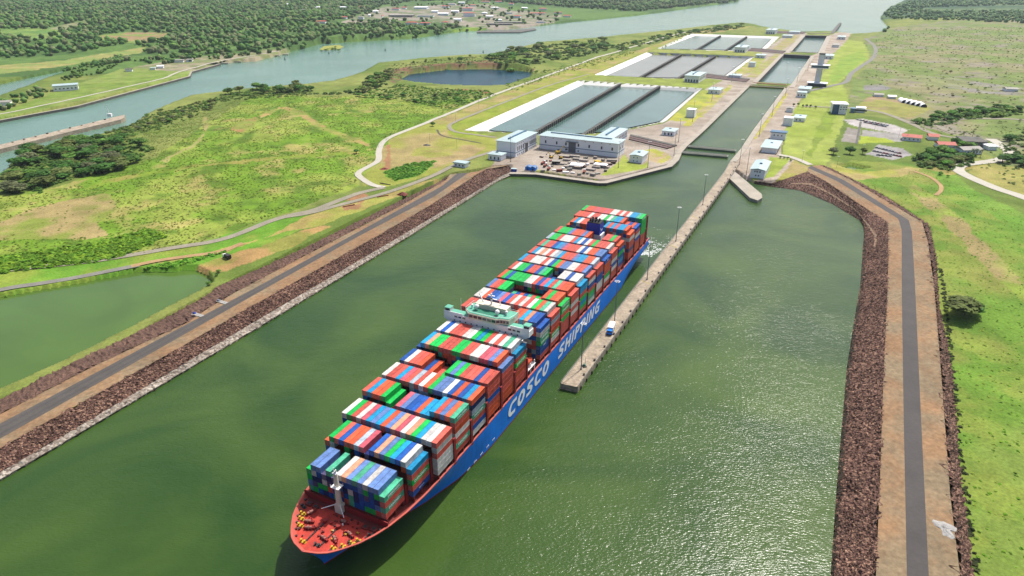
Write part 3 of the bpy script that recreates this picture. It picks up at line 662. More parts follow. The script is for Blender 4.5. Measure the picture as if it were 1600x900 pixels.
def gate(a, b, z, thick, zb, mt, label, rails=True):
    A = PZ(*a, z); B = PZ(*b, z); L = (B-A).length; ang = math.atan2(B.y-A.y, B.x-A.x)
    r = tag(empty("lock_gate", A, ang), label, "lock gate", "sliding lock gates")
    mb = MB(); mb.box(0, L, 0, thick, zb-z, -.6); mb.box(-.4, L+.4, -.5, thick+.5, -.6, -.1); mb.build("gate_leaf", mt[0], r)
    mb = MB(); mb.box(1, L-1, 1.2, thick-1.2, -.1, .12); mb.build("walkway", mt[1], r)
    if rails:
        for y in (-.3, thick+.3):
            mb = MB(); mb.box(0, L, y-.06, y+.06, .95, 1.05); mb.box(0, L, y-.05, y+.05, .5, .58)
            for i in range(24): mb.box(i*L/23-.05, i*L/23+.05, y-.05, y+.05, -.1, 1.)
            mb.build("railing", M['grey_metal'], r)
    return r
gate((1065,238.6), (1137,244.6), 2.2, 8, -8, (M['gate_green'], M['concrete_dark']), "grey green lock gate at the mouth of the nearest chamber, nearer of two")
gate((1075,229), (1148.7,236), 2.2, 8, -8, (M['gate_green'], M['concrete_dark']), "grey green lock gate just behind the gate at the nearest chamber's mouth")
gate((1170.5,134.2), (1226,137.2), 2.2, 9, -8, (M['yellow_dull'], M['concrete_dark']), "yellowish lock gate at the inner end of the nearest chamber")
gate((1175.5,129.3), (1229,132.8), 2.0, 9, -8, (M['yellow_dull'], M['rust_red']), "yellowish brown lock gate closing the near end of the middle chamber")
gate((1224.5,84.9), (1268,87), 1.2, 10, -12, (M['gate_dark'], M['concrete']), "dark lock gate across the far end of the middle chamber")
gate((1234,81), (1278,82.5), .8, 12, -12, (M['gate_dark'], M['concrete']), "dark lock gate across the near end of the farthest chamber")
gate((1258.2,55.3), (1292.5,56.2), .4, 14, -12, (M['gate_dark'], M['concrete']), "dark lock gate across the far end of the farthest chamber")
gate((1263,51.8), (1297,52.5), .2, 14, -12, (M['gate_dark'], M['concrete']), "outermost lock gate facing the wide water beyond")
def slab_wall(name, quad, zt, zb, mt, label, cat="wall", parts=None):
    mb = MB(); q = [PZ(x, y, zt) for x, y in quad]; mb.prism([(p.x, p.y) for p in q], zb, zt)
    return tag(mb.build(name, mt), label, cat)
# approach wall: a long pier standing in the water
AWL, AWR = [(875.5,599),(1131,270),(1142,251)], [(903,605),(1148,268),(1154,257)]
zT = 3.6
aw = tag(empty("approach_wall", PZ(889,602,0)), "long narrow concrete approach wall reaching out towards the container ship", "wall")
base = aw.location.copy()
def awm(nm, A, B, z0, z1, mt, nx=8):
    a = [p-base for p in A]; b = [p-base for p in B]; n = 150
    a = at_even(a, n); b = at_even(b, n); mb = MB()
    P = np.array([[tuple(Vector((x.x,x.y,z0))), tuple(Vector((x.x,x.y,z1)))]+[tuple(Vector((*(x.lerp(y,t).xy),z1))) for t in np.linspace(.05,.95,nx)]+[tuple(Vector((y.x,y.y,z1))), tuple(Vector((y.x,y.y,z0)))] for x, y in zip(a, b)])
    mb.grid(P); w = P.shape[1]; mb.add([tuple(p) for p in P[0]], [tuple(range(w))])
    if mb.f: mb.f = mb.f[:-1]+[mb.f[-1][::-1]]
    return mb.build(nm, mt, aw)
WL = [PZ(x, y, zT) for x, y in AWL]; WR = [PZ(x, y, zT) for x, y in AWR]
awm("wall_body", WL, WR, -4, zT, M['concrete_old'])
Lp, Rp = at_even(WL, 120), at_even(WR, 120)
def across(i, t, n=120): return Lp[i].lerp(Rp[i], t)
mb = MB(); mb2 = MB()
for i in range(0, 119):                                            # kerbs along both edges
    for t0, t1 in ((.01,.045),(.955,.99)):
        q = [across(i,t0),across(i,t1),across(i+1,t1),across(i+1,t0)]
        mb.prism([((p-base).x, (p-base).y) for p in q], zT+.01, zT+.45)
mb.build("kerb", M['concrete'], aw)
for side in (0.004, .996):                                          # railings
    mb = MB()
    for i in range(119):
        a = across(i, side)-base; b = across(i+1, side)-base
        for h in (.9, 1.3): mb.cyl(a+Vector((0,0,h)), b+Vector((0,0,h)), .06, n=4, cap=False)
        mb.cyl(a, a+Vector((0,0,1.3)), .06, n=4, cap=False)
    mb.build("railing", M['grey_metal'], aw)
mb = MB()
for i in range(1, 119, 2):                                          # rubber fenders on the water side
    for s, o in ((0, -.35), (1, .35)):
        p = across(i, s)-base; c = CR*o
        mb.box(-.28, .28, -.28, .28, -zT-.6, zT*.5-zT, M=Matrix.Translation(p+c))
fe = mb.build("fender_row", M['rubber'], aw); fe["kind"] = "stuff"
for i in (16, 34, 52, 70):
    mb = MB(); q = [across(i,.1),across(i,.85),across(i,.85)+AX*.9,across(i,.1)+AX*.9]
    mb.prism([((p-base).x, (p-base).y) for p in q], zT+.02, zT+.06); mb.build("yellow_line", M['yellow_dull'], aw)
k = 0
for i in list(range(3, 118, 4)):                                    # bollards
    mb = MB(); mb.cyl((0,0,0), (0,0,.7), .55, .45, 8); mb.cyl((0,0,.7), (0,0,1.0), .75, .65, 8)
    b = mb.build("bollard", M['dark_metal'], loc=across(i, .86)+Vector((0,0,0)))
    tag(b, "dark iron mooring bollard on the ship's approach wall, one of a row", "bollard", "bollards on the approach wall")
# the skewed wing wall
wing = [(1137,268),(1146,266),(1190,303),(1191,309),(1184,313),(1172,309),(1137,276)]
mb = MB(); mb.prism([(PZ(x,y,3.2).x, PZ(x,y,3.2).y) for x, y in wing], -3, 3.2); tag(mb.build("wing_wall", M['concrete']), "short skewed concrete wing wall sticking out beside the approach wall's root", "wall")
slab_wall("approach_wall", [(1297,52),(1303,52),(1315,35.5),(1311,35.5)], 0, -12, M['concrete_dark'], "far concrete approach wall pointing into the wide water behind the locks")
def basin(rim, wl, zr, zw, label, divs, wmat, mud=None):
    ctr = PZ(*rim[0], zr); r = tag(empty("water_saving_basin", ctr), label, "basin", "water saving basins")
    R = [PZ(x, y, zr)-ctr for x, y in rim]; W = [PZ(x, y, zw)-ctr for x, y in wl]
    mb = MB(); n = len(R)
    Rz = [Vector((p.x,p.y,zr-ctr.z)) for p in R]; Wz = [Vector((p.x,p.y,zw-2-ctr.z))+(p-Vector((0,0,0)))*0 for p in W]
    # sloped lining from the rim down past the waterline
    for i in range(n):
        j = (i+1) % n
        mb.add([Rz[i], Rz[j], Wz[j], Wz[i]], [(0,1,2,3)])
    mb.f = [f[::-1] for f in mb.f]; mb.build("lining", M['lining'], r)
    C0 = sum(W, Vector())/n
    def wat(nm, pts, mt, z):
        m2 = MB(); pts = [Vector((p.x,p.y,z)) for p in pts]
        tri = geometry.tessellate_polygon([[Vector((p.x,p.y,0)) for p in pts]]); f = []
        for a, b, c in tri:
            cr = (pts[b].x-pts[a].x)*(pts[c].y-pts[a].y)-(pts[b].y-pts[a].y)*(pts[c].x-pts[a].x); f.append((a,b,c) if cr > 0 else (a,c,b))
        m2.add(pts, f); return m2.build(nm, mt, r)
    grow = [p+(p-C0).normalized()*1.5 for p in W]
    wat("water", grow, wmat, zw-ctr.z)
    for a, b in divs:
        A = PZ(*a, zr)-ctr; B = PZ(*b, zr)-ctr; d = (B-A).normalized(); nn = Vector((-d.y, d.x, 0)); m2 = MB()
        q = [A-nn*2, B-nn*2, B+nn*2, A+nn*2]; m2.prism([(p.x, p.y) for p in q], zw-3-ctr.z, zr-.5-ctr.z)
        L = (B-A).length; k = int(L/9)
        for i in range(k):
            p = A+d*(i*9+3); q = [p-nn*3.2, p+d*1.4-nn*3.2, p+d*1.4+nn*3.2, p+nn*3.2]; m2.prism([(v.x, v.y) for v in q], zw-3-ctr.z, zr-.2-ctr.z)
        m2.build("dividing_wall", M['concrete_dark'], r)
    return r
basin([(726,203.5),(905,125),(1098,138),(1039,191),(960,208),(880,216),(800,209)], [(764,203),(911,132.5),(1085,143.5),(1030,189),(958,204),(880,210),(805,206)], 1.5, -4.5, "nearest walled basin with teal water and a bright white sloping rim", [((836,205),(970,129.5)),((908,211),(1031,133.5))], M['water_basin'])
basin([(926,118),(1011,81.5),(1180,88.5),(1141,119),(1100,125),(1040,124)], [(946,119),(1022,85),(1168,91.5),(1131,118),(1098,121),(1040,121)], .5, -4.5, "middle walled basin, drawn down to grey water over mud", [((997,121.5),(1065,84)),((1055,124),(1118,86.5))], M['basin_mud'])
basin([(1025,76.5),(1079,52.6),(1218,57.3),(1200,77),(1160,81)], [(1033,76),(1087,56),(1206,60),(1190,75),(1158,78)], -.3, -4.5, "farthest walled basin beside the upper lock chamber, half grey half teal", [((1087,78),(1126,55)),((1131,80),(1167,56.5))], M['water_basin'])
mb = MB(); q = [PZ(x, y, -4.3) for x, y in [(1036,75.5),(1088,56.8),(1124,58),(1086,78)]]
# culvert trenches beside the lock heads
def trench(quad, z, label):
    mb = MB(); q = [PZ(x, y, z) for x, y in quad]; mb.prism([(p.x, p.y) for p in q], z-3, z+.4)
    o = empty("culvert_trench", q[0]); tag(o, label, "trench", "culvert trenches at the lock heads")
    m = MB(); base = q[0]; a, b, c, d = [p-base for p in q]
    m.prism([(p.x, p.y) for p in (a,b,c,d)], -.5, .35); m.build("apron", M['concrete'], o)
    for t in (.12, .42, .74):
        A = a.lerp(d, t); B = b.lerp(c, t); A2 = a.lerp(d, t+.24); B2 = b.lerp(c, t+.24)
        m = MB(); m.prism([(p.x, p.y) for p in (A,B,B2,A2)], .36, 1.6); m.build("steel_deck", M['steel_brown'] if t < .7 else M['concrete_dark'], o)
    return o
trench([(982,220),(1040,234),(1058,228),(985,211)], 2.2, "brown steel decked culvert trench beside the nearest lock gates")
trench([(1100,122),(1165,129.5),(1172,124),(1105,115.5)], 1.0, "brown steel decked culvert trench between the two yellowish gates and the pump house")
trench([(1168,80),(1222,84.5),(1228,80),(1175,75)], .4, "dark steel decked culvert trench west of the farthest chamber's gates")
trench([(1212,52),(1255,53.5),(1260,50),(1215,49)], -.8, "dark steel decked trench near the outermost lock gate")
# ================================================================== BUILDINGS
def building(label, FL, FR, depth, h, roof='hip', wall='white_wall', roofm='roof_aqua', ov=1.2, rh=1.6, win=(), door=None, plinth=None, monitor=None, ang=None, name="building", cat="building", group=None, vents=0, z=None, dlen=None):
    """FL, FR: front-face base corners; the depth runs away from the viewer"""
    A = GG(*FL) if len(FL) == 2 else PZ(*FL); B = GG(*FR) if len(FR) == 2 else PZ(*FR)
    d = B-A; d.z = 0
    if ang is None: ang = -LA
    ex = Vector((math.cos(ang), math.sin(ang), 0)); W = max(2.0, d.dot(ex))
    if z is not None: A.z = z
    r = tag(empty(name, A, ang), label, cat, group)
    w = MB(); w.box(0, W, 0, depth, -1.5, h); w.build("wall", M[wall], r)
    m = MB()
    if roof == 'hip':
        m.box(-ov, W+ov, -ov, depth+ov, h, h+.35)
        t = min(W, depth)*.5
        m.frustum((-ov+.05, W+ov-.05, -ov+.05, depth+ov-.05), h+.35, (t*.95, W-t*.95, t*.95, depth-t*.95) if W > depth or True else None, h+.35+rh)
    elif roof == 'gable':
        m.add([(-ov,-ov,h),(W+ov,-ov,h),(W+ov,depth+ov,h),(-ov,depth+ov,h),(-ov,depth/2,h+rh),(W+ov,depth/2,h+rh)], [(0,1,5,4),(2,3,4,5),(0,4,3),(1,2,5),(3,2,1,0)])
    elif roof == 'gable_y':
        m.add([(-ov,-ov,h),(W+ov,-ov,h),(W+ov,depth+ov,h),(-ov,depth+ov,h),(W/2,-ov,h+rh),(W/2,depth+ov,h+rh)], [(0,4,5,3),(4,1,2,5),(0,1,4),(2,3,5),(3,2,1,0)])
    else:
        m.box(-ov, W+ov, -ov, depth+ov, h, h+.5); m.box(-ov*.6, W+ov*.6, -ov*.6, depth+ov*.6, h+.5, h+.9)
    rf = m.build("roof", M[roofm], r)
    if monitor:
        m = MB()
        if monitor == 'y': m.box(W*.5-1.1, W*.5+1.1, depth*.12, depth*.9, h+rh*.8, h+rh+1.3)
        elif monitor == 'x': m.box(W*.1, W*.88, depth*.5-1.0, depth*.5+1.0, h+rh*.8, h+rh+1.2)
        elif monitor == 'v':
            m.box(W*.5-1.4, W*.5+1.4, depth*.5-1.4, depth*.5+1.4, h+rh*.6, h+rh+.9)
        m.build("roof_vent", M['roof_blue'], rf)
    if plinth:
        for (a, b, c, e) in ((0,W,-.12,0),(W,W+.12,0,depth)):
            m = MB(); m.box(a, b, c, e, plinth, plinth+.9); m.build("blue_band", M['blue_trim'], r)
    def window(face, u, zc, ww, wh):
        m = MB()
        if face == 'f': m.box(u-ww/2-.15, u+ww/2+.15, -.10, 0, zc-wh/2-.2, zc+wh/2+.15); o = m.build("window", M['white_wall'], r); p = MB(); p.box(u-ww/2, u+ww/2, -.14, -.10, zc-wh/2, zc+wh/2)
        else: m.box(W, W+.10, u-ww/2-.15, u+ww/2+.15, zc-wh/2-.2, zc+wh/2+.15); o = m.build("window", M['white_wall'], r); p = MB(); p.box(W+.10, W+.14, u-ww/2, u+ww/2, zc-wh/2, zc+wh/2)
        p.build("pane", M['glass'], o)
    for (face, us, zc, ww, wh) in win:
        L = W if face == 'f' else depth
        for u in us: window(face, u*L, zc, ww, wh)
    if door:
        face, u, dw, dh = door; m = MB(); L = W if face == 'f' else depth
        if face == 'f': m.box(u*L-dw/2, u*L+dw/2, -.2, 0, -.2, dh)
        else: m.box(W, W+.2, u*L-dw/2, u*L+dw/2, -.2, dh)
        dd = m.build("roller_door", M['door_grey'], r)
        m = MB()
        if face == 'f': m.box(u*L-dw*.85, u*L+dw*.85, -2.2, 0, dh+.5, dh+1.1)
        else: m.box(W, W+2.2, u*L-dw*.85, u*L+dw*.85, dh+.5, dh+1.1)
        m.build("door_canopy", M['grey_metal'], r)
    return r, W
ev = lambda a, b, n: [a+(b-a)*i/(n-1) for i in range(n)]
building("tall white workshop with rows of side windows, left of the lock yard", (776,242), (801,248), 62, 17.5, 'hip', monitor='y', plinth=4.6, win=[('r', ev(.1,.36,4), 9, 2.2, 5), ('r', ev(.66,.95,6), 9, 2.2, 5), ('r', ev(.1,.36,4), 14.4, 1.2, 1), ('r', ev(.66,.95,6), 14.4, 1.2, 1), ('r', ev(.1,.36,4), 2, 1.8, 2), ('r', ev(.66,.95,6), 2, 1.8, 2)], door=('r', .5, 8, 11))
building("long white hall with a grey central door at the back of the yard", (842.5,232), (961,249), 25, 16.5, 'hip', monitor='x', plinth=5, win=[('f', [.085,.23,.35,.51,.645,.8,.93], 9.6, 2.0, 3.6), ('f', ev(.08,.9,9), 14.8, .9, .8), ('f', [.35,.51], 2.6, 1.6, 1.8), ('r', [.35,.7], 9.6, 2, 3.4)], door=('f', .43, 9.5, 12))
building("white hall standing end-on behind the long hall, touching its right side", (931,216.5,13), (958,218.5,13), 62, 13, 'hip', monitor='y', plinth=4, z=2.2, win=[('r', ev(.08,.94,10), 8, 2.0, 3.2)])
building("small two-storey white block on the lawn beside the lock entrance", (983,253), (1001.5,256.5), 24, 8.5, 'gable_y', monitor='v', rh=1.2, ov=.8, win=[('f', [.34,.62], 6, 1.1, 1.2), ('f', [.34,.62], 2, 1.1, 1.2), ('r', ev(.1,.9,6), 6, 1.1, 1.2)])
building("low white pavilion with a blue roof vent by the tall workshop's corner", (763,249), (783,251.5), 13, 6.5, 'hip', monitor='v', rh=1.4, win=[('f', [.2,.5,.8], 2.5, 1.8, 3.2)])
building("lone small white hut with a flat roof beside the dike road's end", (709,260), (727,262.5), 9, 4.5, 'flat', roofm='roof_aqua', win=[('f', [.2,.5,.8], 2.2, 1.6, 2.0)])
building("white two-storey block with a pale blue roof nearest the wing wall", (1171,279.5), (1193,280.5), 42, 9.5, 'gable_y', rh=1.6, monitor='v', win=[('f', [.3,.46,.66], 7.2, 1.3, 1.4), ('f', [.4,.6], 3, 1.3, 1.4), ('r', ev(.1,.9,7), 6.8, 1.2, 1.3)])
building("wide low building with two blue vents on its broad aqua roof", (1189.5,238), (1212.5,239.5), 44, 6.5, 'hip', rh=1.2, ov=2, win=[('r', ev(.1,.9,7), 3, 1.4, 1.6)], monitor='v')
building("small white block with a dark blue roof edge behind the wide low building", (1203,217), (1226,219.5), 12, 9, 'flat', roofm='roof_blue', win=[('f', [.25,.5,.75], 5.5, 1.5, 1.6)])
building("plain white cube with no windows on the right bank of the locks", (1222.5,196), (1237.5,196.8), 14, 10.5, 'flat', ov=.1, roofm='white_wall')
building("low aqua-roofed house beside the plain white cube", (1240,189.5), (1256,191), 26, 5.5, 'hip', rh=1.0, win=[('f', [.25,.6], 2.6, 2.2, 1.8)], monitor='v')
building("small cream kiosk behind the low aqua-roofed house", (1228,175), (1238,175.5), 14, 6, 'gable_y', rh=1.2, roofm='roof_grey')
building("white cube without windows on the lawn between basin and lock", (1071.5,183), (1085,183.8), 14, 11, 'flat', ov=.1, roofm='white_wall')
building("aqua-roofed control hut beside the culvert trench near the gates", (1034,211), (1052,213.5), 22, 6, 'hip', rh=1.2, monitor='v', win=[('f', [.25,.55,.8], 2.4, 2.0, 3.0)])
building("white pump house with a tall aqua roof at the middle basin's corner", (1069,128), (1090,130.5), 62, 13, 'hip', rh=2, monitor='y', z=.8, win=[('f', ev(.12,.88,5), 3.5, 3.0, 5), ('r', ev(.1,.9,8), 6, 2.2, 4)])
building("flat white lock hut at the inner corner of the nearest basin", (1106,146), (1124,147.5), 30, 7, 'hip', rh=1.2, monitor='v', win=[('f', [.3,.7], 3, 2, 2.4)])
building("white machinery hut on the west side just beyond the yellowish gates", (1138,122), (1156,123), 26, 6, 'hip', rh=1.2, monitor='v')
building("aqua-roofed hut beside the middle basin's far corner", (1180,90.5), (1194,91.5), 30, 7, 'hip', rh=1.2, monitor='v', win=[('f', [.3,.7], 3, 2.4, 2.4)])
building("small white box on the green lawn beside the middle basin", (1169,104.5), (1179,105.2), 18, 9, 'flat', ov=.1)
building("white pump house at the farthest basin's near corner", (1147,81.5), (1163,83), 62, 13, 'hip', rh=2, monitor='y', win=[('f', ev(.15,.85,4), 3.5, 3.4, 5)])
building("white pump house at the far end of the farthest basin", (1196,53), (1210,54), 70, 13, 'hip', rh=2, monitor='y', win=[('f', ev(.15,.85,4), 3.5, 3.4, 5)])
building("low white hut on the island beside the farthest basin's far corner", (1222,59), (1237,59.6), 40, 7, 'hip', rh=1.2, monitor='v')
building("low white control hut beside the farthest chamber's outer gate, west bank", (1232,53), (1248,53.6), 40, 7, 'flat')
building("white two-part hut at the foot of the control tower, nearer the camera", (1244,152), (1259,153), 18, 8, 'flat', ov=.2, win=[('f', ev(.2,.8,3), 4, 2.2, 2.6)])
building("aqua-roofed house just behind the white hut near the control tower's foot", (1247,144), (1265,145), 34, 6.5, 'hip', rh=1.2, monitor='v')
building("white house with a blue vent to the right of the control tower's top", (1287,92), (1301,92.6), 40, 8, 'hip', rh=1.4, monitor='v', win=[('f', [.3,.7], 3, 2.6, 2.6)])
building("pale grey shed on the right bank beside the farthest chamber", (1300,74), (1310,74.4), 55, 6, 'flat', roofm='roof_grey')
building("white gatehouse on the right bank at the outer end of the locks", (1308,61.5), (1320,62), 45, 8, 'hip', rh=1.4, monitor='v', win=[('f', [.3,.7], 3, 2.6, 2.6)])
# blue and white visitor centre
r, W = building("tall visitor centre with a blue glass corner and white louvred side", (1300,178), (1322,179), 22, 15, 'flat', ov=1.5, roofm='white_wall', name="visitor_centre", ang=-.25, win=[('f', [.55,.75,.93], 11, 2.2, 1.2), ('f', [.55,.75,.93], 7.5, 2.2, 1.2), ('r', ev(.2,.8,4), 9, 2.4, 1.6)])
m = MB(); m.prism([(-.5,-.5),(W*.42,-.5),(W*.30,3),(-.5,3)], 0, 14.6); m.build("glass_corner", mat('blue_glass', alb(38,104,158), .25, .15, .3, spec=.5), r)
m = MB(); [m.box(W*.45, W, -.45, -.05, zz, zz+.5) for zz in (4.5, 6.2, 9.3, 12.6)]; m.build("louvre", M['white_wall'], r)
building("small pale blue ticket office right of the visitor centre", (1328,176), (1335,176.6), 10, 6, 'flat', roofm='blue_trim', wall='blue_trim', ov=.6)
building("long dark-windowed pavilion right of the ticket office", (1337,175.5), (1351,176.4), 14, 6.5, 'flat', roofm='white_wall', ov=.8, win=[('f', [.5], 3.4, 18, 2.4)])
# control tower: tall slab, observation deck, machinery on top
T = GG(1276, 134); r = tag(empty("control_tower", T, -LA), "tall grey slab control tower with a white observation deck two thirds up", "tower")
m = MB(); m.box(-5, 5, -3, 3, 0, 58); m.build("shaft", mat('tower_grey', (.6,.6,.63), .8, .1, .1), r)
m = MB(); m.box(-5.3, -5, -1.5, 1.5, 0, 57); m.box(5, 5.3, -1.5, 1.5, 0, 57); m.build("stair_glazing", M['glass'], r)
m = MB(); m.box(-15, 15, -8, 8, 34, 38); m.build("observation_deck", mat('tower_glass', alb(80,110,140), .3, .1, .2, spec=.5), r)
m = MB(); m.box(-17, 17, -9.5, 9.5, 38, 39.2); m.build("deck_roof", M['white_wall'], r)
m = MB(); m.box(-16, 16, -9, 9, 33, 34); m.build("deck_floor", M['white_wall'], r)
m = MB(); m.box(-5.5, 5.5, -3.5, 3.5, 58, 60); m.build("tower_cap", M['concrete_dark'], r)
m = MB(); m.box(-16, 17, -11, 9, -1, 5.5); m.build("base_block", M['gate_dark'], r)
m = MB(); m.box(-18, 18.5, -12, 10, 5.5, 6.4); m.build("base_roof", M['white_wall'], r)
# red roofed houses and sheds on the right
building("long red-roofed house left of the two other red roofs, by the car park", (1409,219), (1438,224.5), 16, 5, 'gable', roofm='roof_red', ang=-.5, rh=2.5, name="house", cat="house", win=[('f', ev(.15,.85,4), 2.4, 1.6, 1.6)])
building("red-roofed house in front of the dark round tree", (1466,232), (1494,233.5), 16, 5, 'gable', roofm='roof_red', ang=-.2, rh=2.5, name="house", cat="house")
building("small red-roofed house beside the car park road", (1451,219), (1468,222), 14, 5, 'gable', roofm='roof_red', ang=-.3, rh=2.5, name="house", cat="house")
building("dark grey flat warehouse roof behind the round dark tree", (1504,230), (1543,233), 30, 7, 'flat', roofm='concrete_dark', wall='roof_grey', ang=-.25, name="warehouse", cat="warehouse")
building("grey and pink roofed house beside the bend of the white road", (1504,242), (1540,243.5), 16, 6, 'gable', roofm='roof_grey', ang=.12, rh=2.5, name="house", cat="house", win=[('f', ev(.1,.9,6), 3, 1.6, 2)])
building("small white-roofed house nearest the bend of the white road", (1544,235), (1560,236), 12, 5, 'hip', roofm='white_wall', ang=.0, name="house", cat="house")
# white arched tunnels in a row with sheds beside them
for i in range(5):
    p = GG(1413+7.6*i, 161+1.7*i); o = tag(empty("arched_shelter", p, -.25), ["leftmost", "second from the left", "middle", "second from the right", "rightmost"][i]+" white arched shelter with a dark open end, row of five", "shelter", "arched shelters in a row")
    n = 10; R0, D = 4.9, 26; v = []
    for k in range(n+1):
        a = math.pi*k/n; v += [(R0*math.cos(a), 0, R0*1.1*math.sin(a)), (R0*math.cos(a), D, R0*1.1*math.sin(a))]
    m = MB(); m.add(v, [(2*k, 2*k+1, 2*k+3, 2*k+2) for k in range(n)]); m.build("cover", M['white_wall'], o)
    m = MB(); m.add([v[2*k] for k in range(n+1)], [tuple(range(n+1))]); mm = m.build("shade_sheet", M['rubber'], o); mm.location = (0, .5, 0)  # black sheet across the mouth, painted shade for the shelter's inside
    m = MB(); m.add([v[2*k+1] for k in range(n+1)], [tuple(range(n, -1, -1))]); m.build("end_wall", M['roof_grey'], o)
building("grey long shed left of the white arched shelters", (1366,151), (1384,155), 14, 4, 'gable', roofm='roof_grey', ang=-.3, rh=1.5, name="shed", cat="shed")
building("low white shed close to the white arched shelters' left end", (1388,154), (1404,158), 12, 4, 'gable', roofm='white_wall', ang=-.3, rh=1.5, name="shed", cat="shed")
building("long pale shed far right on the grey clearing", (1572,143), (1600,146), 16, 5, 'gable', roofm='roof_grey', ang=-.15, rh=1.8, name="shed", cat="shed")
# left bank across the water
building("large white building with blue base on the grass by the left canal", (84,143), (123,136), 26, 9, 'flat', ang=.52, name="building", win=[('f', ev(.1,.9,6), 4, 3, 2)])
building("small dark-roofed shed on the grass left of the canal bend", (196,112), (208,110.5), 10, 5, 'gable', roofm='concrete_dark', ang=.3, name="shed", cat="shed")
building("white shed with a bright roof near the canal bend's tip", (246,107), (257,105), 14, 5, 'gable', roofm='white_wall', ang=.3, name="shed", cat="shed")
building("small white shed left of the bright-roofed shed", (235,109.5), (243,108.5), 10, 4, 'flat', ang=.3, name="shed", cat="shed")
building("pale low building among the bushes behind the canal bend", (272,98), (288,96), 16, 5, 'flat', roofm='roof_grey', ang=.25, name="building")
building("grey low building right of the pale one behind the canal bend", (291,97), (302,95), 16, 5, 'flat', roofm='roof_grey', ang=.25, name="building")
building("pale curved-roof shed at the frame's left edge beside the canal", (-6,167), (19,163), 20, 7, 'gable', roofm='roof_grey', ang=.45, name="shed", cat="shed")
# the town across the wide channel
TOWN = [("long white-fronted warehouse, widest building of the town", 607,27,645,27,60,9,'flat','roof_grey'),
 ("white warehouse with a white roof behind the widest warehouse", 647,14,668,14,60,9,'gable','white_wall'),
 ("pale blue-grey shed right of the widest warehouse", 652,27,678,26.5,40,8,'gable','roof_grey'),
 ("white gabled shed with a rounded pink side in the town", 684,24,698,25,30,9,'gable','white_wall'),
 ("tall orange and red roofed building standing above the town", 724,26,741,27,26,16,'hip','roof_red'),
 ("red-roofed block behind the tall orange building", 723,17,740,16.5,26,13,'hip','roof_red'),
 ("red-roofed house, left of the pair above the waterside trees", 633,38,651,38,22,7,'hip','roof_red'),
 ("red-roofed house, right of the pair above the waterside trees", 655,39,671,39.5,22,7,'hip','roof_red'),
 ("red-roofed house at the left end of the widest warehouse", 596,28,607,28,20,8,'hip','roof_red'),
 ("long orange-roofed row house on a bare slope left of the town", 494,36,518,34,24,6,'gable','roof_red'),
 ("small orange-roofed house at the end of the row on the bare slope", 533,29,550,27,20,6,'gable','roof_red'),
 ("white house among trees at the town's left edge", 503,22,514,22,18,6,'hip','white_wall'),
 ("grey-roofed house beside the white house at the town's left edge", 521,24,534,23.5,18,6,'hip','roof_grey'),
 ("pale house between the bare slope and the widest warehouse", 575,26,588,25,22,6,'hip','white_wall'),
 ("white house alone on the hillside above the bare slope", 443,8,452,8,18,6,'hip','white_wall'),
 ("long red roof high on the left hill among forest", 112,5,150,5,24,6,'gable','roof_red'),
 ("white flat building right of the long red roof on the left hill", 163,2,178,2,22,6,'flat','white_wall'),
 ("long red-roofed terrace near the water's far bend", 828,23,854,24,24,7,'gable','roof_red'),
 ("low white building in front of the long red-roofed terrace", 774,33,784,33,20,6,'hip','white_wall'),
 ("white building with pale roof on the far waterfront's right", 838,36,852,35,24,6,'hip','roof_grey'),
 ("white house above the far waterfront trees", 768,14,780,14,20,7,'hip','white_wall'),
 ("red-roofed hall at the top of the picture above the town", 752,4,766,4,26,7,'gable','roof_red'),
 ("red-roofed hall right of the other one at the top above the town", 774,4,784,4,26,7,'gable','roof_red'),
 ("long grey quay shed by the far bank's landing", 760,39,800,40,22,5,'flat','roof_grey'),
 ("wide flat grey shed behind the far bank's landing", 772,36.5,818,36,24,5,'flat','roof_grey')]
for lab, x0, y0, x1, y1, dp, hh, rt, rm in TOWN:
    building(lab, (x0,y0), (x1,y1), dp, hh, rt, roofm=rm, ang=random.uniform(-.15,.1), rh=2.6, ov=1.5, name="town_building", cat="building", group="buildings of the far town",
             wall='roof_grey' if rm == 'roof_grey' and rt == 'flat' else 'white_wall')

rt = random.Random(77)
spots = [(560,30),(583,20),(612,16),(628,14),(690,12),(705,20),(709,33),(700,8),(716,6),(752,22),(760,28),(790,22),(802,28),(815,14),(842,16),(866,22),(880,27),(735,10),(560,12),(545,16),(530,14),(492,14),(470,18),(795,8),(822,5),(610,36),(690,38),(674,20)]
for k, (x, y) in enumerate(spots):
    red = rt.random() < .4; rm = 'roof_red' if red else rt.choice(['white_wall','roof_grey','white_wall'])
    near = ["left part","middle","right part"][0 if x < 620 else (1 if x < 740 else 2)]
    building(("small red-roofed house" if red else "small pale-roofed house")+f" scattered in the {near} of the far town", (x,y), (x+rt.uniform(7,13),y), rt.uniform(14,24), rt.uniform(6,9), rt.choice(['gable','hip']), roofm=rm, ang=rt.uniform(-.3,.2), rh=3, ov=1, name="town_house", cat="house", group=("red-roofed" if red else "pale-roofed")+f" houses in the {near} of the far town")
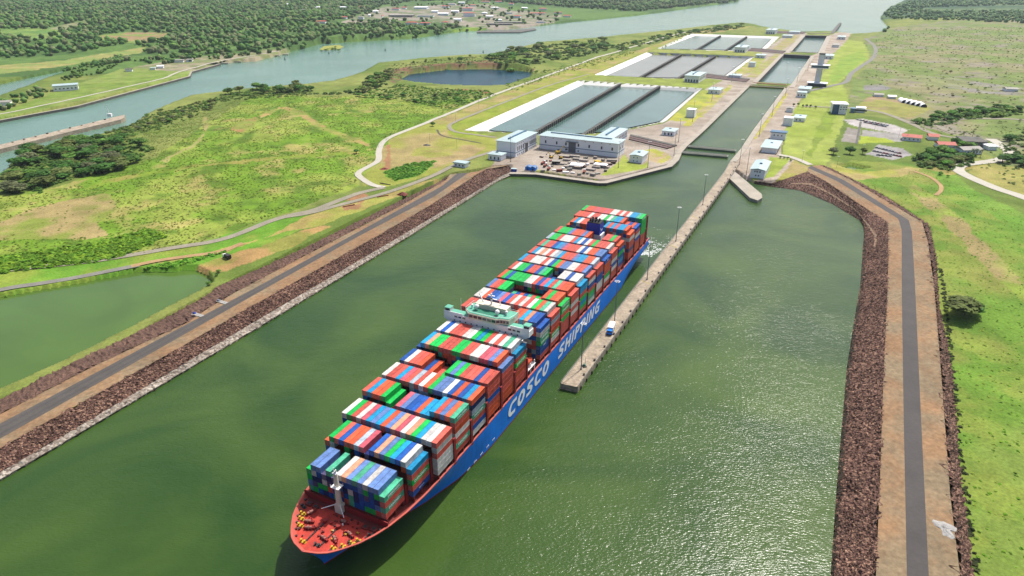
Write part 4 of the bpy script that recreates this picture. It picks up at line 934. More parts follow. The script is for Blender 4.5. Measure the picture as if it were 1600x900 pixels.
# ================================================================== THE CONTAINER SHIP  (local x = to port, y = aft, z = up from the water)
SX, SY, SH = -65.256, 206.475, 0.461
ship = tag(empty("container_ship", (SX, SY, 0), -SH), "huge blue container ship loaded high with many-coloured containers", "container ship")
def sw(t, s, z): return Vector((SX+math.cos(SH)*t+math.sin(SH)*s, SY-math.sin(SH)*t+math.cos(SH)*s, z))
M['hull_blue'] = mat('hull_blue', (.005,.17,.66), .5, .10, .05, fine=.06, fs=.5, spec=.2)
M['drum_pale'] = mat('drum_pale', alb(190,130,116), .6)
def streaks(m, amt=.16):
    nt = m.node_tree; N = nt.nodes; L = nt.links; p = N["Principled BSDF"]; src = p.inputs["Base Color"].links[0].from_socket
    geo = N.new("ShaderNodeNewGeometry"); mp = N.new("ShaderNodeMapping"); mp.inputs["Scale"].default_value = (.9, .9, .07); L.new(geo.outputs["Position"], mp.inputs["Vector"])
    n = N.new("ShaderNodeTexNoise"); n.inputs["Scale"].default_value = 1.0; n.inputs["Detail"].default_value = 5; L.new(mp.outputs[0], n.inputs["Vector"])
    r = N.new("ShaderNodeMapRange"); r.inputs[1].default_value = .35; r.inputs[2].default_value = .7; r.inputs[3].default_value = 1+amt*.6; r.inputs[4].default_value = 1-amt; L.new(n.outputs["Fac"], r.inputs[0])
    v = N.new("ShaderNodeVectorMath"); v.operation = 'SCALE'; L.new(src, v.inputs[0]); L.new(r.outputs[0], v.inputs["Scale"]); L.new(v.outputs[0], p.inputs["Base Color"])
streaks(M['hull_blue'])
M['hull_red'] = mat('hull_red', alb(170,44,40), .6, .12, .15)
M['deck_red'] = mat('deck_red', alb(214,66,48, 1.9), .7, .32, .16, fine=.22, fs=.8)
M['deck_brown'] = mat('deck_brown', alb(140,52,46), .75, .18, .15)
M['lash_red'] = mat('lash_red', alb(168,36,40), .6, .15, .3)
M['ship_white'] = mat('ship_white', (.72,.71,.70), .5, .05, .2)
M['ship_cream'] = mat('ship_cream', alb(246,236,212, 1.6), .55, .05, .2)
M['ship_teal'] = mat('ship_teal', alb(112,206,176), .6, .12, .3)
M['funnel_blue'] = mat('funnel_blue', alb(10,62,196), .5, .05, .2)
M['letter_white'] = mat('letter_white', (.76,.77,.78), .5, .04, .3)
ZR, ZD = 15.6, 14.3
BD = [(-25.6,.05),(-25.2,2.2),(-24.2,5.0),(-21.8,9.2),(-18,12.6),(-13,16.3),(-7,19.2),(-1,21.2),(8,23.0),(20,24.2),(34,24.6),(325,24.6),(341.5,24.0)]
BW = [(-16.2,.05),(-12,1.2),(0,5.2),(15,10.8),(30,16.6),(50,22.0),(75,24.4),(280,24.4),(305,20.5),(322,15),(334,8.5),(341.5,5.0)]
f_ = lambda tab, s: float(np.interp(s, [a for a, _ in tab], [b for _, b in tab]))
ts = np.concatenate([np.linspace(0, .12, 26), np.linspace(.13, .3, 14), np.linspace(.32, .82, 16), np.linspace(.84, 1, 18)])
zs = np.array([-3, 0, .8, 2.5, 5, 7.5, 10, 12, 13.6, ZR])
def hull_pt(t, z):
    q = max(0, z)/ZR
    sb = -16.2-9.4*q**1.4 if z >= 0 else -16.2; se = 341.5-(0 if z > 4.5 else (4.5-z)*1.6)
    s = sb+(se-sb)*t; sd = -25.6+(341.5+25.6)*t; s0 = -16.2+(341.5+16.2)*t
    b = f_(BW, s0)+(f_(BD, sd)-f_(BW, s0))*(q**1.25 if sd < 120 else min(1, q*1.6)**.8)
    return s, b
P = np.zeros((len(ts), len(zs), 3)); 
for i, t in enumerate(ts):
    for j, z in enumerate(zs):
        s, b = hull_pt(t, z); P[i, j] = (b, s, z)
mb = MB(); mb.grid(P); Q = P.copy(); Q[:, :, 0] *= -1; n0 = len(mb.f); mb.grid(Q); mb.f[n0:] = [f[::-1] for f in mb.f[n0:]]
for i, f in enumerate(mb.f):
    if max(mb.v[k][2] for k in f) < 1.0: mb.m[i] = 1
w = len(zs); mb.add(list(map(tuple, P[-1]))+list(map(tuple, Q[-1])), [(j, j+w, j+w+1, j+1) for j in range(w-1)])
hull = mb.build("hull", [M['hull_blue'], M['hull_red']], ship)
for p in hull.data.polygons: p.use_smooth = True
# red gunwale cap and inner bulwark
edge = [(hull_pt(t, ZR)[1], hull_pt(t, ZR)[0]) for t in ts]
mb = MB(); A = []
for i, (b, s) in enumerate(edge):
    b2 = max(b-.75, .02); s2 = s+(.9 if i == 0 else (.5 if s < -20 else 0)); sd_, bd_ = hull_pt(ts[i], ZD-.2); b3 = max(min(b2, bd_-.25), .02)
    A.append([(b+.04, s, ZR-.25), (b+.04, s, ZR+.12), (b2, s2, ZR+.12), (b3, max(s2, sd_+.6), ZD-.2)])
A = np.array(A); mb.grid(A); k0 = len(mb.f); B = A.copy(); B[:, :, 0] *= -1; mb.grid(B); mb.f[k0:] = [f[::-1] for f in mb.f[k0:]]
mb.build("gunwale", mat('gunwale_red', alb(226,104,88), .6, .1, .3), ship)
mb = MB(); L = [(max(hull_pt(t, ZD)[1]-.2, .0), hull_pt(t, ZD)[0]+.2) for t in ts]
strips_ = np.array([[(-b, s, ZD), (-b*.5, s, ZD+.12), (0, s, ZD+.16), (b*.5, s, ZD+.12), (b, s, ZD)] for b, s in L]); mb.grid(strips_)
mb.f = [f[::-1] for f in mb.f]
mb.m = [0 if mb.v[f[0]][1] < -1.6 else 1 for f in mb.f]
mb.build("deck", [M['deck_red'], M['deck_brown']], ship)
# breakwater behind the forecastle
mb = MB(); mb.box(-20.6, 20.6, -1.5, -1.1, ZD-.2, 17.3)
for i in range(-9, 10): mb.add([(i*2.1-.1,-1.1,ZD),(i*2.1+.1,-1.1,ZD),(i*2.1+.1,-1.1,17.2),(i*2.1-.1,-1.1,17.2),(i*2.1-.1,.3,ZD),(i*2.1+.1,.3,ZD)], [(0,4,3),(1,2,5),(3,4,5,2)])
mb.build("breakwater", M['lash_red'], ship)
# foremast
mb = MB(); mb.box(-3.2, -.2, -3.6, -.9, ZD, 18.5)
mb.cyl((-1.7,-2.3,18), (-1.7,-2.3,33.5), 1.25, .8, 12); fm = mb.build("foremast", M['ship_cream'], ship)
mb = MB(); mb.box(-3.6, .2, -3.9, -.7, 27.0, 27.3); [mb.cyl((x,y,27.3),(x,y,28.4),.06,n=5) for x in (-3.5,.1) for y in (-3.8,-.8)]; mb.box(-3.6,.2,-3.9,-3.8,28.3,28.4); mb.build("mast_platform", M['ship_white'], fm)
mb = MB(); mb.box(-2.6, -.8, -3.0, -1.6, 33.5, 33.8); mb.cyl((-2.2,-2.3,33.8),(-2.2,-2.3,36.2),.12,n=6); mb.cyl((-1.2,-2.3,33.8),(-1.2,-2.3,35.4),.25,n=6); mb.dome((-1.7,-2.3,34.3),.45); mb.build("mast_lights", M['ship_white'], fm)
for sx in (-1, 1):
    mb = MB(); mb.cyl((-1.7+sx*.8,-2.9,18.5),(-1.7+sx*5.5,-6.5,17.2),.2,.14,6); mb.build("cargo_boom", M['ship_white'], ship)
# forecastle gear
def winch(x, y, a, s=.85):
    o = empty("mooring_winch", (x, y, ZD), a, s); o.parent = ship
    m = MB(); m.box(-1.6, 1.6, -.9, .9, .15, .5); m.box(-1.7,-1.4,-.8,.8,.5,1.7); m.box(1.4,1.7,-.8,.8,.5,1.7); m.build("bed", M['lash_red'], o)
    m = MB(); m.cyl((-1.4,0,1.15),(1.4,0,1.15),.62,n=12); m.cyl((-.15,0,1.15),(.15,0,1.15),.95,n=12); m.build("drum", M['drum_pale'], o)
    m = MB(); m.box(1.7, 2.9, -.45, .45, .4, 1.4); m.build("motor", M['hull_red'], o)
for x, y, a in [(-9,-12.5,.3),(-6.5,-15,.4),(2,-16.5,-.2),(6,-15,-.6),(9.5,-10.5,-.3),(-11.5,-8.5,1.2),(3.5,-6.5,0)]: winch(x, y, a)
for x, y, yel in [(-14,-10,1),(-12.6,-12.3,1),(-10.5,-15.2,1),(-4,-21,1),(8.6,-18.6,1),(11.2,-16.2,1),(13.4,-13.6,1),(14.6,-11.6,1),(-16.5,-7,0),(17,-7.5,0),(2,-20,0)]:
    m = MB(); [(m.cyl((x+d,y,ZD),(x+d,y,ZD+1.1),.36,n=8), m.cyl((x+d,y,ZD+1.1),(x+d,y,ZD+1.3),.46,n=8)) for d in (-.8,.8)]; m.box(x-1.4,x+1.4,y-.6,y+.6,ZD+.1,ZD+.3)
    m.build("bollard", M['yellow'] if yel else M['dark_metal'], ship)
for x, y, r_ in [(-15.5,-4.5,1.4),(-12,-4.8,1.2),(12.5,-4.8,1.3),(16,-4.2,1.5)]:
    m = MB(); m.box(x-r_, x+r_, y-r_*.8, y+r_*.8, ZD+.1, ZD+.75); m.build("deck_hatch", M['deck_brown'], ship)
    m = MB(); m.cyl((x,y,ZD+.75),(x,y,ZD+.95),r_*.5,n=10); m.build("hatch_lid", M['dark_metal'], ship)
for sx in (-1, 1):
    m = MB()
    for i in range(14): m.box(sx*3.2-.3, sx*3.2+.3, -20.5+i*.75, -20.0+i*.75, ZD+.1, ZD+.5)
    m.build("anchor_chain", M['dark_metal'], ship)
    m = MB(); m.cyl((sx*3.2,-9.6,ZD),(sx*3.2,-9.6,ZD+1.5),.9,n=12); m.build("windlass", M['hull_red'], ship)
    s_, b_ = hull_pt(.045, 9); m = MB(); X = sx*(b_+.5); Y = s_
    m.cyl((X,Y,8.2),(X,Y,12),.35,n=8); m.cyl((X-1.3,Y-.2,8.4),(X+1.3,Y+.2,8.4),.4,.4,8); m.cyl((X-1.3,Y-.2,8.4),(X-1.7,Y-.3,9.8),.35,.1,8); m.cyl((X+1.3,Y+.2,8.4),(X+1.7,Y+.3,9.8),.35,.1,8)
    m.build("anchor", M['grey_metal'], ship)
for i in range(16):                                                # roller fairleads inside the bow rail
    t = .012+.0075*(i % 8); s, b = hull_pt(t, ZR); sx = 1 if i < 8 else -1
    m = MB(); m.box(sx*(b-1.6)-.35, sx*(b-1.6)+.35, s+.6, s+1.4, ZD, ZD+.9); m.build("fairlead", M['dark_metal'], ship)
for _ in range(60):
    x = random.uniform(-13, 13); y = random.uniform(-19, -4)
    if abs(x) > f_(BD, y)-3.5: continue
    k = random.random(); m = MB()
    if k < .5: m.cyl((x,y,ZD),(x,y,ZD+random.uniform(.5,1.1)),.28,n=7); m.build("deck_vent", random.choice([M['lash_red'], M['deck_brown'], M['dark_metal'], M['ship_white']]), ship)
    else: m.box(x-.4,x+.4,y-.3,y+.3,ZD+.1,ZD+.8); m.build("deck_locker", random.choice([M['hull_red'], M['deck_red'], M['deck_brown'], M['dark_metal'], M['yellow']]), ship)

# ---- hull lettering from strokes
def ribbon(pts, w, closed=False):
    n = len(pts); a = []; b = []
    for i in range(n):
        if closed: p, q = pts[i-1], pts[(i+1) % n]; c = pts[i]
        else: p, q = pts[max(i-1,0)], pts[min(i+1,n-1)]; c = pts[i]
        d1 = Vector((c[0]-p[0], c[1]-p[1])); d2 = Vector((q[0]-c[0], q[1]-c[1]))
        d1 = d1.normalized() if d1.length > 1e-6 else d2.normalized(); d2 = d2.normalized() if d2.length > 1e-6 else d1
        t = (d1+d2).normalized(); nr_ = Vector((-t.y, t.x)); k = 1/max(.6, nr_.dot(Vector((-d1.y, d1.x))))
        a.append((c[0]+nr_.x*w/2*k, c[1]+nr_.y*w/2*k)); b.append((c[0]-nr_.x*w/2*k, c[1]-nr_.y*w/2*k))
    m = n if closed else n-1
    return [(a[i], b[i], b[(i+1) % n], a[(i+1) % n]) for i in range(m)]
def arc(cx, cy, rx, ry, a0, a1, n=14): return [(cx+rx*math.cos(math.radians(a0+(a1-a0)*i/n)), cy+ry*math.sin(math.radians(a0+(a1-a0)*i/n))) for i in range(n+1)]
SW = .225
def glyph(ch):
    h = SW/2; W_ = .74
    if ch == 'O': return W_, ribbon(arc(W_/2, .5, W_/2-h, .5-h, 0, 342, 19), SW, True)
    if ch == 'C': return W_*.94, ribbon([(W_*.97, 1-h)]+arc(W_/2, .5, W_/2-h, .5-h, 75, 285, 14)+[(W_*.97, h)], SW)
    if ch == 'G': return W_, ribbon([(W_*.95, 1-h)]+arc(W_/2, .5, W_/2-h, .5-h, 75, 285, 14)+[(W_-h, h), (W_-h, .52)], SW)+ribbon([(W_*.45, .5), (W_-SW-.001, .5)], SW*.8)
    if ch == 'S': return W_*.88, ribbon([(W_*.86, 1-h), (.30, 1-h)]+arc(.30, .75-h/2+.02, .30-h, .23-h/2, 90, 250, 8)+[(W_*.5, .5)]+arc(W_*.88-.30, .25+h/2-.02, .30-h, .23-h/2, 70, -90, 8)+[(.02, h)], SW)
    if ch == 'H': return W_, ribbon([(h, 0), (h, 1)], SW)+ribbon([(W_-h, 0), (W_-h, 1)], SW)+ribbon([(SW, .5), (W_-SW, .5)], SW)
    if ch == 'I': return SW, ribbon([(h, 0), (h, 1)], SW)
    if ch == 'N': return W_, ribbon([(h, 0), (h, 1)], SW)+ribbon([(W_-h, 0), (W_-h, 1)], SW)+[((SW, 1), (SW, .70), (W_-SW, 0), (W_-SW, .30))]
    if ch == 'P': return W_*.9, ribbon([(h, 0), (h, 1)], SW)+ribbon([(SW, 1-h), (W_*.5, 1-h)]+arc(W_*.9-.28-h*0, .69, .28-h, .31-h, 90, -90, 9)+[(SW, .38+h)], SW)
SLANT = .30
def hull_word(text, s0, s1, z0, H):
    gl = [glyph(c) for c in text]; gap = .2; tot = sum(g[0] for g in gl)+gap*(len(gl)-1); k = (s1-s0-SLANT*H)/tot; x = 0
    for c, (w_, qs) in zip(text, gl):
        m = MB()
        for q in qs:
            v = [(24.66, s0+(x+p[0])*k+p[1]*H*SLANT, z0+p[1]*H) for p in q]
            v2 = [(24.60, y, z) for _, y, z in v]
            m.add(v+v2, [(0,1,2,3),(3,2,1,0)] if False else [(0,1,2,3)])
        # make every face look outboard
        F = []
        for f in m.f:
            a, b, c_ = (Vector(m.v[f[i]]) for i in (0,1,2)); F.append(f if (b-a).cross(c_-a).x > 0 else f[::-1])
        m.f = F
        m.build("hull_letter", M['letter_white'], ship); x += w_+gap
hull_word("COSCO", 92.0, 144.4, 4.9, 8.0)
hull_word("SHIPPING", 156.4, 227.0, 4.9, 7.8)
# draught marks and small hull marks
for s in (52, 58, 64, 70, 76):
    m = MB(); b = f_(BD, s); [m.box(24.62, 24.68, s+.0+i*.9, s+.5+i*.9, 3.2, 3.9) for i in range(3)]; m.build("hull_mark", M['letter_white'], ship)

# ---- where the container stacks stand
CWID, CP_, CL, CH_ = 2.42, 2.55, 12.19, 2.75
def bay_y(i): return 14.605*i if i < 8 else (131.7+14.459*(i-8) if i < 18 else 285.7+14.6*(i-18))
BASE = {0: 17.0, 1: 17.3}
def bay_base(i): return BASE.get(i, 18.05)
# tops from starboard (left in the photograph) to port: colour letter + number of tiers
BAYS = {
0: "g4 l5 l5 v4 t5 v4 w5 y5 l5 t5 l5 w5 l5 l5 t4",
1: "o5 g6 r6 b6 o6 o6 s6 p6 n5 b6 y6 l6 g6 c6 b6 w6 c5",
2: "w6 g6 r6 w6 p6 c6 l6 c6 o6 l6 y6 p6 w6 y6 g6 c6 w6 w6 r6",
3: "r7 c7 o7 o7 g7 g6 n4 p6 l6 b6 b6 o6 c6 c6 c7 r7 l7 o7 t7",
4: "w7 r7 r7 c7 p7 r7 s7 r7 w7 o7 g7 l7 l7 w7 b7 o7 b7 c7 o7",
5: "b7 w7 r7 r7 o7 b6 o6 r5 g5 r5 g7 l7 g7 r7 r7 r7 b7 r7 r7",
6: "b7 c8 y8 g8 g8 r8 r8 r8 g8 g8 r8 r8 w8 w8 p8 p8 l8 o8 l7",
7: "b7 w8 b8 w8 r8 r8 r8 w8 w8 g8 c8 g8 r8 w8 r8 w8 t8 w8 c7",
8: "r8 r8 r8 w8 r8 r7 r7 b7 n7 r7 r7 r7 o8 o8 c8 y8 b8 b8 b7",
9: "w8 w8 o8 b8 b8 l8 p8 b8 r8 w8 r8 w8 r8 w8 g8 o8 t8 w8 r7",
10: "l8 r8 r8 g8 g8 t6 b6 r6 b6 t6 r6 g6 r6 r6 o8 g8 o8 o8 g7",
11: "o8 g8 b8 g8 g8 g8 g8 w8 w8 r8 b8 p8 c8 r8 t8 r8 o8 o8 r7",
12: "r8 w8 g8 g8 b8 r8 r8 b8 t8 g8 b6 n6 r6 w8 w8 b8 w8 w8 c7",
13: "c8 r8 r8 w8 w8 w8 r8 w8 b8 g8 o8 l8 l8 w8 w8 r8 r8 l8 r7",
14: "r8 c8 w8 y8 w8 r8 w8 s8 c8 o8 r8 r8 l8 c8 c8 o8 o8 s8 r7",
15: "r8 t8 r8 r8 b8 c8 l8 p8 r8 r8 r8 w8 b8 w8 o8 o8 l8 l8 b7",
16: "s8 g8 g8 r8 w8 w8 w8 r8 c8 w8 b8 w8 r8 g8 r8 r8 r8 w8 r7",
17: "r8 g8 g8 g8 l8 r8 o8 r8 l8 o8 .0 .0 .0 .0 r8 r8 g8 r8 o7",
18: "o7 o8 c8 w8 r8 o8 r8 .0 .0 .0 .0 c8 r8 c8 p8 c8 c8 o8 o7",
19: "r8 o8 r8 r8 w8 r8 r8 w8 w8 g8 w8 t8 c8 c8 o8 r7 b7 o7 b7",
20: "g8 r8 o8 r8 p8 r8 r8 p8 r8 w8 w8 r8 w8 r8 w8 c8 c8 t8 g8"}
PORT = {0: "trtr", 1: "crgrb", 2: "rwrwww", 3: "trowrt", 4: "onstrb", 5: "rrrbroo", 6: "lrrrroo", 7: "crgrorr", 8: "bwtgbbr", 9: "rsrogwr", 10: "ggrgrrr", 11: "rrwrwrr", 12: "ccrgcgr", 13: "owbrgtw", 14: "rrbbwwr", 15: "boorgwr", 16: "rrwbwrr", 17: "obgbcbr", 18: "owrrvrr", 19: "brwbroo", 20: "gggggrro"}
PAL = {'r': (222,98,84), 'o': (234,100,62), 'p': (222,100,116), 'b': (26,92,178), 'n': (28,46,110), 'c': (20,160,214), 'l': (104,138,196), 's': (176,190,202), 'w': (232,228,222), 'g': (14,200,86), 't': (84,190,150), 'y': (226,156,124), 'v': (92,86,128)}
NAMES = {'r': "brick red", 'o': "orange red", 'p': "pinkish red", 'b': "royal blue", 'n': "navy blue", 'c': "sky blue", 'l': "steel blue", 's': "silver grey", 'w': "white", 'g': "bright green", 't': "mint green", 'y': "tan", 'v': "grey violet"}
for k, c in PAL.items(): M['box_'+k] = mat('container_paint', alb(*c, 1.6), .6, .26, .45, rand=.22, fine=.14, fs=1.4, spec=.2)
M['box_gear'] = mat('box_gear', alb(190,190,188), .5, 0)
HID = "rrrroobblnwwgtcsvp"
rb = random.Random(5)
stack = {}                                   # (bay, col, tier) -> colour
cols_of = {}
for i, sdef in BAYS.items():
    cc = sdef.split(); n = len(cc); cols_of[i] = n
    for j, e in enumerate(cc):
        t = int(e[1:]);
        for k in range(t):
            if k == t-1: c = e[0]
            elif j == n-1 and i in PORT and t-1-k < len(PORT[i]): c = PORT[i][t-1-k]
            else: c = rb.choice("nnbblgrwvtg") if i == 0 else rb.choice(HID)
            stack[(i, j, k)] = c
def cx_of(i, j): return (j-(cols_of[i]-1)/2)*CP_
def cpos(i, j, k): return sw(cx_of(i, j), bay_y(i), bay_base(i)+k*CH_)
# container shell shared by all: body with corrugated sides, corner posts, door gear at the bow end
def container_mesh():
    m = MB(); w = CWID/2; L = CL; h = CH_-.1
    m.box(-w+.06, w-.06, .06, L-.06, .05, h-.05)
    n = 22
    for i in range(n):                                             # side corrugation
        y0 = .35+(L-.7)*i/n; y1 = y0+(L-.7)/n*.5
        m.box(-w+.015, -w+.06, y0, y1, .2, h-.2); m.box(w-.06, w-.015, y0, y1, .2, h-.2)
    for i in range(14):
        y0 = .3+(L-.6)*i/14; m.box(-w+.2, w-.2, y0, y0+.45, h-.05, h-.02)
    for x0, x1 in ((-w, -w+.16), (w-.16, w)):
        m.box(x0, x1, 0, .16, .0, h); m.box(x0, x1, L-.16, L, 0, h)
        m.box(x0, x1, .16, L-.16, 0, .16); m.box(x0, x1, .16, L-.16, h-.12, h)
    for y0, y1 in ((0, .16), (L-.16, L)):
        m.box(-w+.16, w-.16, y0, y1, 0, .18); m.box(-w+.16, w-.16, y0, y1, h-.14, h)
    for x in (-.75, -.3, .3, .75): m.box(x-.035, x+.035, .0, .06, .25, h-.25, 1)
    m.box(-.02, .02, .02, .06, .2, h-.2, 1)
    for x in (-w+.02, w-.22):
        for y in (.02, L-.22): m.box(x, x+.2, y, y+.2, h, h+.03, 1)
    return m
cm0 = container_mesh(); CMESH = {}
for k in PAL:
    CMESH[k] = cm0.mesh("container", [M['box_'+k], M['box_gear']])
# exposed containers, by the picture area they show
def exposed(i, j, k):
    n = cols_of[i]; top = (i, j, k+1) not in stack
    port = not ((i, j+1, k) in stack); stb = not ((i, j-1, k) in stack)
    def ahead(d):
        b = i+d
        if b not in cols_of or (i, d) in ((7, 1), (8, -1), (17, 1), (18, -1)): return (b in cols_of) and False
        jj = round((cx_of(i, j))/CP_+(cols_of[b]-1)/2); z = bay_base(i)+k*CH_; kk = round((z-bay_base(b))/CH_)
        return (b, jj, kk) in stack
    return top, port, stb, not ahead(-1), not ahead(1)
def px_area(pts):
    q = [pr(*p) for p in pts]; return abs(sum(q[a][0]*q[(a+1) % 4][1]-q[(a+1) % 4][0]*q[a][1] for a in range(4)))/2
cand = []
for (i, j, k), c in stack.items():
    top, port, stb, bow, aft = exposed(i, j, k)
    if not (top or port or stb or bow or aft): continue
    x = cx_of(i, j); y = bay_y(i); z = bay_base(i)+k*CH_; w = CWID/2; a = 0
    if top: a += px_area([sw(x-w, y, z+CH_), sw(x+w, y, z+CH_), sw(x+w, y+CL, z+CH_), sw(x-w, y+CL, z+CH_)])
    if port: a += px_area([sw(x+w, y, z), sw(x+w, y+CL, z), sw(x+w, y+CL, z+CH_), sw(x+w, y, z+CH_)])*(1 if j == cols_of[i]-1 else .6)
    if bow: a += px_area([sw(x-w, y, z), sw(x+w, y, z), sw(x+w, y, z+CH_), sw(x-w, y, z+CH_)])*(1 if i == 0 else .3)
    cand.append((a, i, j, k, c))
cand.sort(reverse=True)
ORD = ["first","second","third","fourth","fifth","sixth","seventh","eighth","ninth","tenth","eleventh","twelfth","thirteenth","fourteenth","fifteenth","sixteenth","seventeenth","eighteenth","nineteenth"]
SPELL = ["foremost","second","third","fourth","fifth","sixth","seventh","eighth","ninth","tenth","eleventh","twelfth","thirteenth","fourteenth","fifteenth","sixteenth","seventeenth","eighteenth","nineteenth","twentieth","hindmost"]
TIER = ["top","second","third","fourth","fifth","sixth","seventh","eighth"]
def text_mesh(txt, size, mt, ext=.01):
    cu = bpy.data.curves.new("lettering", 'FONT'); cu.body = txt; cu.size = size; cu.extrude = ext; cu.align_x = 'CENTER'; cu.align_y = 'CENTER'
    o = bpy.data.objects.new("lettering", cu); COL.objects.link(o); dg = bpy.context.evaluated_depsgraph_get()
    me = bpy.data.meshes.new_from_object(o.evaluated_get(dg)); bpy.data.objects.remove(o); me.materials.clear(); me.materials.append(mt); return me
TXT = {'g': text_mesh("EVERGREEN", 1.75, M['letter_white']), 't': text_mesh("EVERGREEN", 1.5, M['letter_white']), 'b': text_mesh("COSCO", 1.0, M['letter_white']), 'c': text_mesh("COSCO", 1.0, M['letter_white'])}
NIND = 297
rest = MB(); restm = []
matlist = [M['box_'+k] for k in PAL]; kidx = {k: n for n, k in enumerate(PAL)}
for rank, (a, i, j, k, c) in enumerate(cand):
    n = cols_of[i]; th = max(kk for (b, jj, kk) in stack if b == i and jj == j)-k
    if rank < NIND:
        o = bpy.data.objects.new("shipping_container", CMESH[c]); COL.objects.link(o)
        o.location = cpos(i, j, k); o.rotation_euler = (0, 0, -SH)
        if j <= n//2: where = ORD[j]+" from starboard"
        else: where = ORD[n-1-j]+" from port"
        row = SPELL[i]+" row" + (" from the bow" if 0 < i < 20 else "")
        tag(o, f"{NAMES[c]} container, {row}, {where}, {TIER[th]} of its stack", "container", "containers stacked on the ship")
        if j == n-1 and c in TXT and (c in 'gt' or rb.random() < .6):
            d = bpy.data.objects.new("lettering", TXT[c]); COL.objects.link(d); d.parent = o
            d.location = (CWID/2+.02, CL/2, CH_*.5); d.rotation_euler = (math.pi/2, 0, math.pi/2)
    else:
        x = cx_of(i, j); y = bay_y(i); z = bay_base(i)+k*CH_; w = CWID/2
        rest.box(x-w, x+w, y, y+CL, z+.02, z+CH_-.03, kidx[c])
ro = rest.build("stacked_containers", matlist); ro.location = (SX, SY, 0); ro.rotation_euler = (0, 0, -SH); tag(ro, kind='stuff')

# ---- hatch covers, pedestals and lashing bridges
for i in range(21):
    n = cols_of[i]; hw = n*CP_/2; y = bay_y(i); m = MB()
    m.box(-hw+2.6, hw-2.6, y-.4, y+CL+.4, ZD+.2, bay_base(i)-.1)
    m.box(-hw+.2, hw-.2, y+.2, y+1.0, bay_base(i)-1.0, bay_base(i)-.1); m.box(-hw+.2, hw-.2, y+CL-1.0, y+CL-.2, bay_base(i)-1.0, bay_base(i)-.1)
    for sx in (-1, 1):
        for yy in (y+.4, y+CL/2-.3, y+CL-1.0): m.box(sx*(hw-.4)-.35, sx*(hw-.4)+.35, yy, yy+.6, ZD, bay_base(i)-.1)
    m.build("hatch_cover", M['deck_brown'], ship)
    yb = y+CL+.35; m = MB(); top = bay_base(i)+CH_*3.2 if i > 0 else bay_base(i)+CH_*2
    g = (bay_y(i+1)-yb-.35) if i < 20 else 1.6
    g = min(g, 1.6)
    if i in (7, 17): g = 1.2
    for j in range(0, n+1, 2):
        x = -hw+j*CP_; x = max(-hw-.25, min(hw+.25, x)); m.box(x-.16, x+.16, yb, yb+g, ZD, top)
    for sx in (-1, 1): m.box(sx*(hw-.1)-.45, sx*(hw-.1)+.45, yb, yb+g, ZD, top+1.2)
    for zz in (bay_base(i)+.3, bay_base(i)+CH_, bay_base(i)+CH_*2, top-.3):
        if zz <= top: m.box(-hw, hw, yb+.02, yb+g-.02, zz, zz+.22)
    m.build("lashing_bridge", M['lash_red'], ship)
m = MB(); yb = bay_y(20)+CL+2.6                                     # open lattice frame at the stern, port side
for x in (18.6, 24.0):
    for yy in (yb, yb+2.4): m.box(x-.3, x+.3, yy-.3, yy+.3, ZD, 37.5)
for zz in np.arange(18, 37.6, 3.2):
    m.box(18.6, 24, yb-.2, yb+.2, zz, zz+.35); m.box(18.6, 24, yb+2.2, yb+2.6, zz, zz+.35); m.box(18.4, 18.8, yb, yb+2.4, zz, zz+.35); m.box(23.8, 24.2, yb, yb+2.4, zz, zz+.35)
m.build("stern_frame", M['lash_red'], ship)

# ---- bridge
YB = 115.6
m = MB(); m.box(-13, 13, YB+1, YB+12.6, ZD, 38.6); m.build("deckhouse", M['ship_white'], ship)
m = MB()                                                           # wing girder, tapered under the tips
prof = [(-25,41.6),(-25,40.2),(-20,37.2),(20,37.2),(25,40.0),(25,43.2),(-25,43.4)]
y0, y1 = YB, YB+5.2
v = [(x, y0, z) for x, z in prof]+[(x, y1, z) for x, z in prof]; n = len(prof)
m.add(v, [tuple(range(n)), tuple(range(2*n-1, n-1, -1))]+[(i, i+n, (i+1) % n+n, (i+1) % n) for i in range(n)])
wing = m.build("bridge_wing", M['ship_white'], ship)
m = MB(); m.box(-24.6, 24.6, y0+.5, y1+.1, 43.41, 43.48); m.build("wing_deck", M['ship_teal'], wing)
for x0_, x1_ in ((-25,-13.4),(14.4,25)):
    m = MB(); m.box(x0_, x1_, y0-.02, y0+.25, 43.3, 44.5); m.build("wing_bulwark", M['ship_white'], wing)
for x in (-23.2, 23.0):
    m = MB(); m.box(x-1.8, x+1.8, y0+.8, y0+4.4, 45.6, 45.9); m.build("wing_canopy", M['ship_teal'], wing)
    m = MB(); m.box(x-1.6, x+1.6, y0+1, y0+4.2, 43.5, 45.6); m.build("wing_cab", M['ship_white'], wing)
    m = MB(); m.box(x-1.4, x+1.4, y0+.94, y0+1, 44.2, 45.3); m.build("cab_window", M['glass'], wing)
for i, x in enumerate(np.linspace(-18.5, 18.5, 12)):
    m = MB(); m.cyl((x, y0-.03, 40.0), (x, y0+.02, 40.0), .42, n=10); m.build("porthole", M['glass'], wing)
for x in (-17.6, -15.2, -12.8, 14.2, 16.6, 19):
    m = MB(); m.box(x-.9, x+.9, y0-.05, y0, 41.7, 42.7); m.build("window", M['glass'], wing)
wh = MB(); hexa = [(-13,YB+2.5),(-9.5,YB-.6),(6.5,YB-.6),(8.2,YB+.6),(13,YB+1.4),(14,YB+6),(14,YB+11),(-13,YB+11)]
wh.prism(hexa, 43.4, 46.4); wheel = wh.build("wheelhouse", M['ship_cream'], ship)
